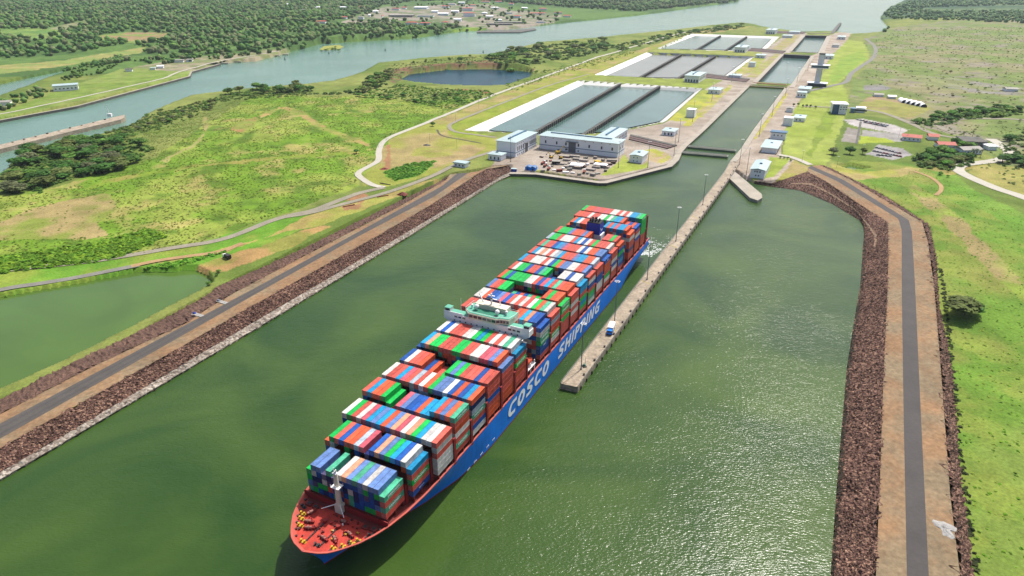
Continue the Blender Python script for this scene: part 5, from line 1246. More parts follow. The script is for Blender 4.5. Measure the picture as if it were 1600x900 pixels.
for a, b, cnt in ((hexa[0], hexa[1], 2), (hexa[1], hexa[2], 6), (hexa[2], hexa[3], 1), (hexa[3], hexa[4], 3)):
    a = Vector((*a, 0)); b = Vector((*b, 0)); d = (b-a)/cnt; nn = Vector((d.y, -d.x, 0)).normalized()
    for i in range(cnt):
        p = a+d*(i+.08); q = a+d*(i+.92); m = MB()
        m.add([p+nn*.05+Vector((0,0,44.2)), q+nn*.05+Vector((0,0,44.2)), q+nn*.05+Vector((0,0,45.7)), p+nn*.05+Vector((0,0,45.7))], [(0,1,2,3)])
        m.build("window", M['glass'], wheel)
m = MB(); m.prism([(x*.99, YB+5.3+(y-YB-5)*.97) for x, y in hexa], 46.4, 46.75); m.build("wheelhouse_roof", M['ship_teal'], wheel)
m = MB(); m.box(-9, 6, YB+1.5, YB+6, 46.76, 46.8); m.build("compass_deck", mat('teal_dark', alb(30,140,110), .6, .1), wheel)
for a, b in zip(hexa, hexa[1:]+hexa[:1]):
    m = MB(); m.cyl((a[0],a[1],47.7),(b[0],b[1],47.7),.07,n=4); m.cyl((a[0],a[1],46.7),(a[0],a[1],47.7),.07,n=4); m.build("railing", M['ship_white'], wheel)
m = MB(); m.box(-9.5, 9, YB+6.5, YB+11.5, 46.75, 49.2); mast = m.build("mast_house", M['ship_cream'], ship)
m = MB(); m.cyl((-1,YB+9,49.2),(-1,YB+9,55.5),.55,.35,8); m.box(-4.2,2.2,YB+8.7,YB+9.3,52.2,52.5); m.box(-3,1,YB+8.7,YB+9.3,54,54.3); m.cyl((-6,YB+9.4,49.2),(-9,YB+10.2,53.5),.35,.3,8); m.cyl((4,YB+9.4,49.2),(3,YB+10.4,52.6),.3,n=8); m.build("radar_mast", M['ship_white'], mast)
m = MB(); m.box(-3.8,-.2,YB+8.4,YB+8.8,52.6,53.0); m.build("radar_scanner", M['dark_metal'], mast)
for x, y, r_ in ((-7.2,YB+4.2,1.25),(5.4,YB+3.2,1.25),(9.5,YB+5.5,.8),(-10.5,YB+5,.7)):
    m = MB(); m.cyl((x,y,46.7),(x,y,48.0),.4,n=8); m.dome((x,y,48.0+r_*.6), r_, n=12, k=7); m.build("satellite_dome", M['ship_white'], wheel)
m = MB(); m.cyl((17,y0+3,43.4),(17,y0+3,47.5),.09,n=5); m.cyl((-16,y0+3,43.4),(-16,y0+3,52),.09,n=5); m.build("aerial", M['ship_white'], wing)
for sx in (-1, 1):                                                  # lifeboats in the gap beside the deckhouse
    m = MB()
    for yy in np.linspace(YB+1.5, YB+11, 3): m.box(sx*23.2-.25, sx*23.2+.25, yy-.25, yy+.25, ZD, 21)
    m.box(sx*18.6-.4+0, sx*23.6, YB+1, YB+1.5, 20.6, 21); m.box(min(sx*17,sx*23.8), max(sx*17,sx*23.8), YB+.8, YB+11.6, 18.6, 18.9); m.build("davit", M['ship_white'], ship)
    m = MB(); X = sx*21.6; sec = [(-1.0,-.9),(-1.5,.0),(-1.35,.9),(-.7,1.5),(.7,1.5),(1.35,.9),(1.5,0),(1.0,-.9)]
    Y = [YB+2.2, YB+3.4, YB+5, YB+8, YB+9.4, YB+10.6]; S_ = [.25,.8,1,1,.85,.3]
    P = np.array([[(X+a*k, y, 21.4+b*k) for a, b in sec+sec[:1]] for y, k in zip(Y, S_)]); m.grid(P)
    m.build("lifeboat", mat('lifeboat_orange', alb(240,92,52), .5, .05), ship)
for z in (17.6, 21.5, 25.5, 29.5, 33.5):
    m = MB(); m.box(13, 18.5, YB+1.5, YB+12, z, z+.25); m.build("side_balcony", M['ship_white'], ship)
# ---- funnel
m = MB(); m.box(-7.5, 6.0, 276.0, 285.0, ZD, 37.0); m.build("engine_casing", M['ship_white'], ship)
m = MB(); m.frustum((-5.4,5.0,276.0,284.6), 37.0, (-4.9,4.7,276.6,284.2), 45.0); fun = m.build("funnel", M['funnel_blue'], ship)
m = MB(); m.box(-4.9, 4.7, 276.6, 284.2, 45.0, 45.5); m.build("funnel_top", M['rubber'], fun)
for x, y, r_, h in ((-3.2,278.5,.6,1.8),(-1.4,278.2,.7,2.2),(.6,278.6,.6,1.9),(2.6,279,.55,1.6),(-2.4,281.4,.8,2.4),(0,281.6,.9,2.6),(2.5,282,.6,1.9)):
    m = MB(); m.cyl((x,y,45.4),(x,y,45.5+h),r_,n=10); m.build("exhaust_pipe", M['rubber'], fun)
m = MB()
for q in ribbon(arc(280.4, 41.4, 1.9, 1.9, 30, 330, 16), .7): m.add([(5.02-.012*(z-37)*4+.03, y, z) for y, z in q], [(0,1,2,3)])
m.f = [f if (Vector(m.v[f[1]])-Vector(m.v[f[0]])).cross(Vector(m.v[f[2]])-Vector(m.v[f[0]])).x > 0 else f[::-1] for f in m.f]
m.build("funnel_emblem", M['letter_white'], fun)
m = MB(); [m.box(x-.25, x+.25, 274.4, 274.9, ZD, 30) for x in (20.4, 24.0)]; [m.box(20.4, 24.0, 274.45, 274.85, z, z+.3) for z in np.arange(17, 30, 2.5)]
m.build("access_ladder_tower", M['ship_white'], ship)
# ---- foam thrown up by the stern
rf = np.random.default_rng(3); m = MB()
for _ in range(650):
    s = 342+rf.gamma(1.3, 14); sp_ = (s-342); streak = rf.choice([10, 16, 22, 26, 30]); t = streak*(.8+.004*sp_)+rf.normal(0, 1.2+.06*sp_)+sp_*.16+2.5*math.sin(s*.25+streak)
    r_ = rf.uniform(.12, .75)*math.exp(-sp_/70); p = sw(t, s, .05+rf.uniform(0, .03)); a = rf.uniform(0, 6.28); n = 6; e = rf.uniform(1, 2.4); ca, sa = math.cos(SH+.4*rf.normal()), math.sin(SH)
    pts = []
    for i in range(n):
        q = r_*(1+.45*rf.uniform(-1,1)); u_ = q*math.cos(a+2*math.pi*i/n); v_ = q*e*math.sin(a+2*math.pi*i/n)
        pts.append((p.x+u_*ca+v_*sa, p.y-u_*sa+v_*ca, p.z))
    m.add(pts, [tuple(range(n))])
tag(m.build("wake_foam", M['foam']), kind='stuff')
# ================================================================== TREES AND SHRUBS
def leaf_cloud(n, rad, size, seed, lumps=7, flat=.8, hollow=.35):
    """small leaf-clump faces spread through a lumpy crown of unit radius"""
    r = np.random.default_rng(seed); cs = []
    for _ in range(lumps):
        d = r.normal(0, 1, 3); d /= np.linalg.norm(d); d[2] = abs(d[2])*.9-.15
        cs.append((d*r.uniform(.35, .62), r.uniform(.38, .58)))
    cs.append((np.zeros(3), .6)); cs.append((np.array([0,0,.35]), .5))
    V = []; tint = []
    w = np.array([c[1]**2 for c in cs]); w /= w.sum()
    k = r.choice(len(cs), n, p=w)
    lump_t = r.uniform(.72, 1.3, len(cs))
    for i in range(n):
        c, rr = cs[k[i]]; d = r.normal(0, 1, 3); d /= np.linalg.norm(d)
        p = c+d*rr*r.uniform(hollow, 1)**.5
        nrm = d*.9+np.array([0,0,.45])+r.normal(0, .35, 3); nrm /= np.linalg.norm(nrm)
        a = np.cross(nrm, [0.3, .2, 1.]); a /= np.linalg.norm(a); b = np.cross(nrm, a); s = size*r.uniform(.6, 1.3)
        q = [p-a*s-b*s*.7, p+a*s-b*s*.7, p+a*s+b*s*.7, p-a*s+b*s*.7]
        V += q; tint += [lump_t[k[i]]*r.uniform(.8, 1.2)]*4
    V = np.array(V)*rad; V[:, 2] *= flat
    return V, np.array(tint)
def trunk_mesh(h, r0, seed):
    r = random.Random(seed); m = MB(); m.cyl((0,0,-.6),(r.uniform(-.2,.2),r.uniform(-.2,.2),h*.62), r0, r0*.6, 7)
    for k in range(4):
        a = r.uniform(0, 6.28); m.cyl((0,0,h*r.uniform(.35,.6)), (math.cos(a)*h*.3, math.sin(a)*h*.3, h*r.uniform(.7,.9)), r0*.4, r0*.15, 5)
    return m.mesh("trunk", M['bark'])
GREEN = {'dark': (102,156,68), 'mid': (130,180,78), 'light': (158,196,82), 'olive': (146,164,88), 'grey': (148,158,110), 'lush': (122,188,66)}
PROTO = {}
for kind, col in GREEN.items():
    for v in range(3):
        V_, t_ = leaf_cloud(620, 1.0, .12, hash(kind) % 97+v*13 if False else (list(GREEN).index(kind)*31+v*7+3))
        V_ = V_+np.array([0, 0, 1.0])
        me = np_mesh("crown", V_*np.array([1,1,.95]), np.arange(len(V_)).reshape(-1, 4), M['leaf'], np.clip(np.array(alb(*col))[None, :]*t_[:, None], 0, 1))
        PROTO[kind, v] = (me, trunk_mesh(1.0, .05, v))
def tree(px, py, h, kind, label, group=None, wid=1.0, pos=None, name="tree"):
    p = pos if pos is not None else GG(px, py)
    me, tm = PROTO[kind, random.randrange(3)]
    r = empty(name, p, random.uniform(0, 6.28)); tag(r, label, name, group)
    c = link("crown", me, r); rad = h*.46*wid*random.uniform(.9, 1.12); c.scale = (rad, rad*random.uniform(.9, 1.1), h*.46); c.location = (0, 0, h*.04)
    t = link("trunk", tm, r); t.scale = (h, h, h*.95)
    return r
def scatter(poly, n, seed, mind=0.0, z=0.0):
    """points evenly spread over the land under a surveyed outline"""
    W = np.array([un(x, max(y, -30), z) for x, y in poly]); r = np.random.default_rng(seed); out = []
    lo = W.min(0); hi = W.max(0); tries = 0
    while len(out) < n and tries < n*60:
        q = r.uniform(lo, hi, (256, 2)); tries += 256
        k = inside([tuple(w) for w in W], q[:, 0], q[:, 1])
        for p in q[k]:
            if mind and any((p[0]-o[0])**2+(p[1]-o[1])**2 < mind*mind for o in out): continue
            out.append(p)
            if len(out) >= n: break
    return np.array(out).reshape(-1, 2)
def grove(poly, n, h, kinds, label, group, seed, mind=4, wid=1.0, name="tree"):
    for x, y in scatter(poly, n, seed, mind):
        z = float(gz(x, y))
        if z < SEA-1 or (z < -5.9 and name == "tree" and False): continue
        tree(0, 0, random.uniform(*h), random.choice(kinds), label, group, wid, Vector((x, y, z)), name)
grove([(10,298),(16,250),(42,224),(110,216),(200,214),(240,240),(200,264),(110,276),(60,296)], 62, (11,15), ['dark','dark','mid','olive','grey'], "dark bushy tree in the dense grove left of the shrub field", "trees of the dense dark grove", 21, 7, 1.9)
grove([(150,214),(215,178),(290,166),(338,158),(330,174),(250,200),(180,214)], 22, (5,8), ['olive','light','grey','mid'], "mid green tree on the bank strip between grove and channel", "trees on the channel's near bank", 22, 7, 1.8)
grove([(335,150),(400,141),(478,127),(488,145),(400,151)], 18, (12,17), ['dark','mid','dark','olive'], "tall dark tree in the row along the shrub field's far edge", "tall trees along the field's far edge", 23, 8, 1.5)
grove([(500,150),(560,141),(575,122),(612,110),(606,134),(560,152)], 17, (10,15), ['mid','olive','dark','light'], "green tree on the bank just left of the dark quarry lake", "trees left of the quarry lake", 24, 8, 1.6)
grove([(556,153),(640,151),(750,149),(762,157),(690,164),(600,160)], 28, (5,8), ['mid','lush','dark','olive'], "low bushy tree between quarry lake and shrub field", "bushy trees below the quarry lake", 25, 7, 1.9, name="bush")
grove([(752,96),(790,80),(850,72),(940,61),(962,74),(900,92),(832,106),(790,110)], 42, (12,18), ['mid','olive','dark','light','grey'], "tree in the wood between quarry lake and far basins", "trees of the wood behind the quarry lake", 26, 12, 2.0)
grove([(952,72),(1040,54),(1110,42),(1160,37),(1164,42),(1062,58),(972,79)], 24, (10,14), ['mid','olive','dark'], "small tree in the line along the water beyond the basins", "trees along the water beyond the basins", 27, 14, 2.0)
grove([(785,138),(830,125),(860,112),(842,112),(800,128)], 8, (4,6), ['lush','light','mid'], "bright green bush on the slope right of the quarry lake", "bushes right of the quarry lake", 28, 8, 1.4, name="bush")
grove([(645,104),(735,92),(735,97),(645,109)], 7, (6,10), ['mid','dark','olive'], "small tree on the bare ridge above the quarry lake", "trees on the quarry ridge", 29, 12)
grove([(1425,250),(1450,236),(1500,226),(1528,236),(1518,258),(1470,266),(1440,262)], 30, (7,11), ['mid','dark','olive','lush'], "tree of the thicket between the red roofs and the bright grass", "trees of the thicket below the red roofs", 30, 5, 1.8)
grove([(1424,192),(1470,176),(1570,165),(1598,171),(1600,180),(1500,187),(1470,199),(1436,197)], 24, (7,11), ['lush','mid','light','dark'], "bushy green tree on the rise behind the car park road", "bushy trees behind the car park road", 31, 8, 2.0)
grove([(1580,212),(1605,200),(1640,250),(1620,268),(1570,262),(1560,250)], 14, (9,14), ['dark','dark','mid'], "dark tree at the frame's edge beside the white road's bend", "dark trees beside the white road", 32, 6, 1.8)
grove([(1495,262),(1500,258),(1480,268),(1462,275),(1478,285)], 7, (3,5), ['lush','mid'], "low bush at the end of the thicket by the white road", "low bushes by the white road", 33, 5, 1.3, name="bush")
grove([(255,442),(330,418),(350,418),(330,440)], 8, (2.5,4), ['lush','mid'], "small bush on the pond's far bank near the dike", "bushes on the pond's bank", 34, 5, 1.5, name="bush")
grove([(1380,140),(1500,70),(1590,60),(1598,130),(1500,150),(1430,150)], 14, (4,7), ['olive','grey','mid'], "lone scrubby tree on the dry plain to the right of the locks", "scrubby trees on the dry plain", 35, 25, 1.3)
tree(720, 97, 17, 'mid', "single tall tree standing alone on the ridge above the quarry lake", wid=1.1)
tree(703, 95, 8, 'olive', "smaller tree left of the single tall tree on the quarry ridge")
tree(1301, 241, 11, 'grey', "pale leafless-looking tree, left of three trees above the drainage pond", wid=1.3)
tree(1327, 241, 13, 'dark', "dark round tree, middle of three trees above the drainage pond", wid=1.25)
tree(1348, 241, 11, 'olive', "greyish tree, right of three trees above the drainage pond", wid=1.2)
tree(1491, 229, 15, 'dark', "round dark tree standing between the red roofs and the grey warehouse", wid=1.0)
tree(1503, 492, 16, 'olive', "wide spreading tree alone on the bright grass beside the dike", wid=2.2)
tree(1512, 488, 11, 'dark', "lower dark half of the spreading tree beside the dike, behind its crown", wid=2.2)
tree(556, 240, 7, 'dark', "single round dark bush at the right end of a field path", wid=1.5, name="bush")
tree(676, 197, 8, 'mid', "tall bush at the shrub field's corner beside the winding road", wid=1.2)
tree(1457, 193, 12, 'dark', "dark tall tree in front of the bushy rise by the loop track", wid=1.0)
for i, (x, y) in enumerate([(1505,213),(1519,212),(1524,241),(1532,242),(1519,241),(1436,250),(1430,248)]):
    p = GG(x, y+3); r = tag(empty("palm_tree", p, random.uniform(0,6)), "slender palm tree with a drooping crown beside the houses on the right", "palm tree", "palm trees by the houses")
    m = MB(); m.cyl((0,0,-.3),(.4,.1,8), .28, .2, 6); m.build("trunk", M['bark'], r)
    V_ = []; 
    for k in range(22):
        a = k*2.4; e = random.uniform(-.3, .9); d = np.array([math.cos(a)*math.cos(e), math.sin(a)*math.cos(e), math.sin(e)]); sd = np.array([-math.sin(a), math.cos(a), 0])*.35; o = np.array([.4,.1,8.])
        mid = o+d*1.9; end = o+d*3.2+np.array([0,0,-1.3]); V_ += [o-sd*.3, o+sd*.3, mid+sd, mid-sd, mid-sd, mid+sd, end+sd*.2, end-sd*.2]
    link("crown", np_mesh("crown", np.array(V_), np.arange(len(V_)).reshape(-1,4), M['leaf'], np.broadcast_to(np.array(alb(70,104,54)), (len(V_),3))), r)
for i, (x, y) in enumerate([(1240,166),(1247,165.5),(1254,168),(1260,167.5),(1266,168),(1274,170)]):
    tree(x, y, 6.5, 'dark', ["leftmost","second from the left","third from the left","third from the right","second from the right","rightmost"][i]+" dark clipped tree in the row before the visitor centre", "clipped trees before the visitor centre", .8)
for i, (x, y) in enumerate([(1219,247.5),(1225,248),(1231,248.5),(1235,252.5)]):
    tree(x, y, 3.6, 'dark', "little dark round shrub in the row along the access road by the lawn", "little shrubs along the access road", 1.2, name="shrub")
# ---- low growth nobody could count
def clumps(name, P, rad, cols, seed, quads=10, size=.42, tall=.8, mt='leaf'):
    r = np.random.default_rng(seed); n = len(P); z = gz(P[:, 0], P[:, 1]); R = r.uniform(rad[0], rad[1], n)
    d = r.normal(0, 1, (n, quads, 3)); d /= np.linalg.norm(d, axis=2, keepdims=True); d[..., 2] = np.abs(d[..., 2])
    c = d*R[:, None, None]*r.uniform(.55, 1, (n, quads, 1)); c[..., 2] *= tall
    nrm = d*.45+r.normal(0, .3, d.shape); nrm[..., 2] += 1.0; nrm /= np.linalg.norm(nrm, axis=2, keepdims=True)
    a = np.cross(nrm, np.array([.3,.9,.2])); a /= np.linalg.norm(a, axis=2, keepdims=True); b = np.cross(nrm, a)
    s = (R[:, None, None]*size*r.uniform(.7, 1.4, (n, quads, 1)))
    base = np.stack([P[:, 0], P[:, 1], z], -1)[:, None, :]+c
    Q = np.stack([base-a*s-b*s, base+a*s-b*s, base+a*s+b*s, base-a*s+b*s], 2).reshape(-1, 3)
    CO = np.array([alb(*x) for x in cols]); ci = r.integers(0, len(cols), n)
    t = CO[ci][:, None, :]*r.uniform(.75, 1.25, (n, quads, 1)); t = np.repeat(t, 4, axis=1).reshape(-1, 3)
    return tag(link(name, np_mesh(name, Q, np.arange(len(Q)).reshape(-1, 4), M[mt], np.clip(t, 0, 1))), kind='stuff')
BARE = [[(0,372),(0,346),(60,325),(110,312),(172,300),(182,325),(150,350),(172,368),(100,374)], [(150,372),(185,372),(250,352),(262,348),(250,356),(200,368)], [(360,202),(370,192),(400,182),(404,186),(396,198),(380,208)], [(316,183),(322,183),(328,196),(322,208)],
        [(404,180),(440,165),(472,172),(512,199),(578,222),(575,229),(502,205),(462,179),(440,171),(408,185)], [(120,300),(160,281),(330,256),(480,241),(560,237),(560,241),(450,247),(300,261),(160,289)], [(251,253),(300,225),(317,207),(323,209),(305,229),(257,256)]]
P = scatter([(-180,440),(-180,310),(0,302),(70,298),(200,266),(240,240),(180,216),(260,196),(330,168),(400,150),(560,153),(680,163),(740,160),(690,181),(622,208),(590,233),(588,252),(562,272),(552,290),(500,312),(430,334),(340,370),(180,398),(0,420)], 21000, 51)
qx_, qy_ = pr(P[:, 0], P[:, 1], gz(P[:, 0], P[:, 1])); keep = np.ones(len(P), bool)
for b in BARE: keep &= ~(inside(b, qx_, qy_) & (np.random.default_rng(1).random(len(P)) < .93))
keep &= fbm(P[:, 0], P[:, 1], 30, 61) > .34
P = P[keep]; tone = fbm(P[:, 0], P[:, 1], 70, 41)+np.random.default_rng(2).normal(0, .05, len(P))
clumps("field_undergrowth", P[tone <= .5], (.5, 1.25), [(142,176,60),(156,186,72),(128,162,56),(168,192,84)], 62, 9, tall=.42)
clumps("field_undergrowth", P[tone > .5], (.4, 1.1), [(178,190,86),(164,182,74),(186,190,104),(150,174,66)], 63, 9, tall=.42)
clumps("field_undergrowth", scatter([(-120,420),(0,396),(150,372),(230,352),(260,366),(180,397),(0,420)], 1500, 52), (1.2, 2.6), [(115,165,44),(133,183,51),(158,199,56)], 64, 10)
clumps("pond_bank_growth", scatter([(-60,462),(0,449),(120,431),(200,414),(330,392),(360,388),(300,404),(215,420),(120,440),(0,462)], 900, 53), (.6, 1.6), [(101,176,44),(124,195,56),(154,206,69)], 65, 8)
clumps("roadside_growth", scatter([(600,271),(640,257),(682,255),(655,277),(618,284)], 420, 54), (1.2, 2.2), [(90,158,44),(115,176,56),(131,188,62)], 66, 10)
clumps("bank_growth", scatter([(560,150),(620,134),(690,140),(760,142),(775,150),(700,172),(640,160)], 900, 55), (1.2, 2.6), [(113,165,56),(142,183,69),(92,138,56)], 67, 9)
clumps("bank_growth", scatter([(10,270),(40,238),(100,214),(190,190),(290,164),(345,152),(480,138),(500,150),(345,160),(200,215),(60,300)], 1300, 56), (1.4, 3.0), [(97,140,56),(124,165,62),(142,156,85)], 68, 10)
clumps("ridge_growth", scatter([(606,130),(600,108),(640,102),(740,92),(765,92),(836,108),(830,112),(760,105),(640,112)], 500, 57), (1.2, 2.4), [(133,161,74),(154,142,101),(108,142,69)], 69, 9)
clumps("basin_edge_growth", scatter([(790,140),(850,112),(940,90),(980,76),(1000,80),(940,100),(860,122),(800,146)], 420, 58), (1.0, 2.4), [(142,188,62),(124,170,67),(176,192,85)], 70, 9)
clumps("plain_scrub", scatter([(1340,126),(1365,95),(1365,62),(1400,45),(1600,40),(1750,60),(1750,190),(1600,200),(1450,160)], 2200, 59), (.9, 2.6), [(151,172,92),(172,181,115),(129,154,81),(176,176,131)], 71, 8)
clumps("plain_scrub", scatter([(1420,200),(1600,185),(1750,200),(1750,300),(1600,300),(1530,262),(1560,215),(1480,212)], 500, 60), (.8, 2.0), [(142,172,74),(165,183,97),(124,154,74)], 72, 8)
clumps("grass_tufts", scatter([(1345,290),(1440,264),(1600,340),(1800,480),(1800,900),(1528,900),(1490,600),(1466,420)], 2600, 73), (.3, .9), [(142,206,47),(165,218,62),(188,211,81),(133,176,56)], 73, 6, tall=.5)
P = scatter([(1466,420),(1488,580),(1502,730),(1522,890),(1530,890),(1508,730),(1494,580),(1472,420)], 260, 74)
clumps("ditch_growth", P, (.5, 1.3), [(90,101,56),(74,88,51),(115,142,58)], 74, 8)
def under(poly, n, seed, rad=(2,4.5)):
    clumps("grove_understorey", scatter(poly, n, seed), rad, [(104,146,62),(120,160,68),(92,130,58),(134,168,80)], seed+1, 26, size=.3, tall=.9)
under([(10,298),(16,250),(42,224),(110,216),(200,214),(240,240),(200,264),(110,276),(60,296)], 420, 201)
under([(150,214),(215,178),(290,166),(338,158),(330,174),(250,200),(180,214)], 150, 203, (1.2,2.8))
under([(335,150),(400,141),(478,127),(488,145),(400,151)], 120, 205); under([(500,150),(560,141),(575,122),(612,110),(606,134),(560,152)], 130, 207)
under([(752,96),(790,80),(850,72),(940,61),(962,74),(900,92),(832,106),(790,110)], 420, 209, (3,6)); under([(952,72),(1040,54),(1110,42),(1160,37),(1164,42),(1062,58),(972,79)], 260, 211, (3,6))
under([(1425,250),(1450,236),(1500,226),(1528,236),(1518,258),(1470,266),(1440,262)], 200, 213); under([(1424,192),(1470,176),(1570,165),(1598,171),(1600,180),(1500,187),(1470,199),(1436,197)], 240, 215)
under([(1580,212),(1605,200),(1640,250),(1620,268),(1570,262),(1560,250)], 90, 217)
# ---- far woods: masses of crowns
import bmesh
bm = bmesh.new(); bmesh.ops.create_icosphere(bm, subdivisions=1, radius=1.0); ICO = np.array([v.co[:] for v in bm.verts]); ICF = np.array([[v.index for v in f.verts] for f in bm.faces]); bm.free()
def wood(name, P, rad, cols, seed, kind='stuff'):
    r = np.random.default_rng(seed); n = len(P); z = gz(P[:, 0], P[:, 1]); ok = z > SEA-.5; P = P[ok]; z = z[ok]; n = len(P)
    R = r.uniform(rad[0], rad[1], n); V = []; 
    rot = r.uniform(0, 6.28, n); ca, sa = np.cos(rot), np.sin(rot); jit = r.normal(0, .24, (n, len(ICO), 1))
    B = ICO[None]*(1+jit+.12*np.sin(ICO[None]*5+r.uniform(0, 6.28, (n, 1, 3))).sum(2, keepdims=True)); B = B*R[:, None, None]; B[..., 2] *= r.uniform(.7, 1.05, (n, 1))
    X = B[..., 0]*ca[:, None]-B[..., 1]*sa[:, None]+P[:, 0][:, None]; Y = B[..., 0]*sa[:, None]+B[..., 1]*ca[:, None]+P[:, 1][:, None]; Z = B[..., 2]+z[:, None]+R[:, None]*.75
    V = np.stack([X, Y, Z], -1).reshape(-1, 3); F = (ICF[None]+(np.arange(n)*len(ICO))[:, None, None]).reshape(-1, 3)
    CO = np.array([alb(*x) for x in cols]); t = CO[r.integers(0, len(cols), n)][:, None, :]*r.uniform(.7, 1.3, (n, len(ICO), 1))*r.uniform(.8, 1.2, (n, 1, 1))
    return tag(link(name, np_mesh(name, V, F, M['leaf'], np.clip(t.reshape(-1, 3), 0, 1), True)), kind=kind)
WC = [(104,156,74),(118,168,80),(140,182,90),(94,142,70),(148,176,104),(158,170,116)]
def not_in(P, polys):
    qx, qy = pr(P[:, 0], P[:, 1], gz(P[:, 0], P[:, 1])); k = np.ones(len(P), bool)
    for b in polys: k &= ~inside(b, qx, qy)
    return P[k]
CLEAR = [[(-40,118),(0,103),(100,95),(228,74),(222,82),(110,101),(0,116)], [(60,50),(100,38),(135,32),(140,37),(90,50),(60,56)], [(150,56),(200,50),(262,52),(255,62),(215,68),(160,64)], [(520,40),(560,24),(600,8),(760,2),(800,12),(880,18),(870,34),(800,46),(740,47),(700,40),(672,44),(630,40),(600,32),(560,38)],
 [(690,52),(742,44),(780,50),(745,54)], [(490,38),(550,28),(556,34),(500,42)], [(0,60),(0,47),(60,44),(100,52),(60,60)]]
P = scatter([(-260,96),(0,90),(100,86),(215,68),(230,84),(330,84),(460,75),(480,74),(560,63),(640,60),(720,48),(735,40),(600,33),(520,26),(560,-4),(300,-18),(-260,-10)], 27000, 81)
wood("far_forest", not_in(P, CLEAR), (4.5, 10), WC, 82)
P = scatter([(500,30),(560,24),(640,4),(760,2),(880,12),(1000,18),(1150,2),(1200,-10),(500,-16)], 10000, 83)
wood("far_forest", not_in(P, CLEAR[3:5]), (6, 12), WC, 84)
P = scatter([(520,38),(560,24),(600,10),(760,4),(800,14),(880,20),(870,34),(800,46),(740,50),(690,44),(640,40)], 190, 85)
wood("town_trees", not_in(P, [[(600,30),(690,29),(690,12),(640,10),(600,20)], [(495,38),(552,30),(552,24),(495,32)], [(720,28),(745,29),(745,12),(720,12)]]), (5, 9), WC, 86)
P = scatter([(0,131),(60,117),(130,102),(190,88),(205,94),(112,107),(62,119),(0,133)], 130, 87); wood("inlet_woods", P, (3.5, 7), WC, 88)
P = scatter([(-80,182),(0,153),(60,136),(80,139),(66,150),(0,170),(-80,200)], 70, 89); wood("inlet_woods", P, (3, 6), WC, 90)
P = scatter([(92,124),(118,106),(150,98),(190,100),(170,110),(110,124)], 50, 91); wood("inlet_woods", P, (2.5, 4.5), [(120,160,64),(104,144,60)], 92)
P = scatter([(204,95),(270,86),(345,82),(420,77),(470,74),(476,78),(400,86),(340,92),(250,100)], 120, 93); wood("shore_woods", P, (3, 7), WC, 94)
P = scatter([(1378,26),(1386,16),(1420,4),(1460,-6),(1600,-12),(1900,-16),(1900,34),(1600,36),(1500,32),(1400,30)], 9000, 95)
wood("eastern_forest", not_in(P, [[(1440,12),(1600,8),(1900,4),(1900,16),(1600,18),(1440,18)]]), (5, 10), [(118,164,96),(132,172,104),(150,180,114),(108,150,92)], 96)
P = scatter([(1376,30),(1390,40),(1384,50),(1376,48),(1372,30)], 40, 97); wood("shore_woods", P, (4, 8), WC, 98)
P = scatter([(499,77),(506,72),(530,70),(537,73),(530,76),(510,78)], 26, 99)
k = np.array([[x, y] for x, y in P]); 
m = MB(); q = [PZ(x, y, SEA+.8) for x, y in [(499,77.5),(506,72),(530,70),(537,73),(530,76.5),(510,78.5)]]; m.prism([(p.x, p.y) for p in q], SEA-2, SEA+.8); tag(m.build("islet", M['lawn_dull']), kind='structure')
for x, y in P[:16]: tree(0, 0, random.uniform(4, 7), 'mid', "low green bush on the small islet in the channel", "bushes on the islet", 1.5, Vector((x, y, SEA+.7)), name="bush")
# ================================================================== MASTS, YARD, CARS, PIERS
def mast(px, py, h, label, group, pos=None, ring=True):
    p = pos if pos is not None else GG(px, py)
    r = tag(empty("light_mast", p), label, "light mast", group)
    m = MB(); m.cyl((0,0,-.3),(0,0,h), .32, .16, 7); m.cyl((0,0,-.3),(0,0,.8), .55, n=8); m.build("pole", M['grey_metal'], r)
    m = MB(); n = 10
    for i in range(n):
        a, b = 2*math.pi*i/n, 2*math.pi*(i+1)/n; m.cyl((1.3*math.cos(a),1.3*math.sin(a),h), (1.3*math.cos(b),1.3*math.sin(b),h), .1, n=4, cap=False)
    for i in range(4): a = math.pi/2*i; m.cyl((0,0,h),(1.5*math.cos(a),1.5*math.sin(a),h), .08, n=4, cap=False)
    for i in range(6): a = math.pi/3*i; m.box(1.5*math.cos(a)-.3, 1.5*math.cos(a)+.3, 1.5*math.sin(a)-.3, 1.5*math.sin(a)+.3, h-.35, h-.05)
    m.build("lamp_ring", M['ship_white'], r)
# eight masts down the approach wall (heads are about 27 m up)
for i, b in enumerate([0, 0, 0, 0, 0]):
    p = PZ(*[(908,577),(960,505),(1011,437),(1056,377),(1098,320)][i], 3.6)
    mast(0, 0, 29.5, ["nearest", "second nearest", "middle", "second farthest", "farthest"][i]+" tall light mast with a lamp ring on the long approach wall", "light masts on the approach wall", p)
for i, (x, y) in enumerate([(798,259),(1012,262),(1053,243),(1082,190),(1112,158),(1143,128),(1060,222),(966,262)]):
    mast(x, y, 30, ["by the dike's end at the yard","near the small two-storey block","by the nearest gates on the west bank","beside the plain cube on the basin lawn","next to the inner corner of the nearest basin","by the yellowish gates' west end","by the culvert trench's right end","on the lawn in front of the long hall"][i].join(["tall thin light mast ", ""]), "light masts of the lock area")
for i, (x, y) in enumerate([(1166,273),(1155,258),(1186,213),(1206,182),(1227,150),(1245,130),(1262,110),(1228,118)]):
    mast(x, y, 30, "tall thin light mast "+["left of the block nearest the wing wall","at the east end of the nearest gates","left of the small blue-edged block","left of the plain white cube","on the east coping before the yellowish gates","east of the middle chamber's near gate","halfway along the middle chamber's east side","on the island between middle basin and chamber"][i], "light masts of the lock area")
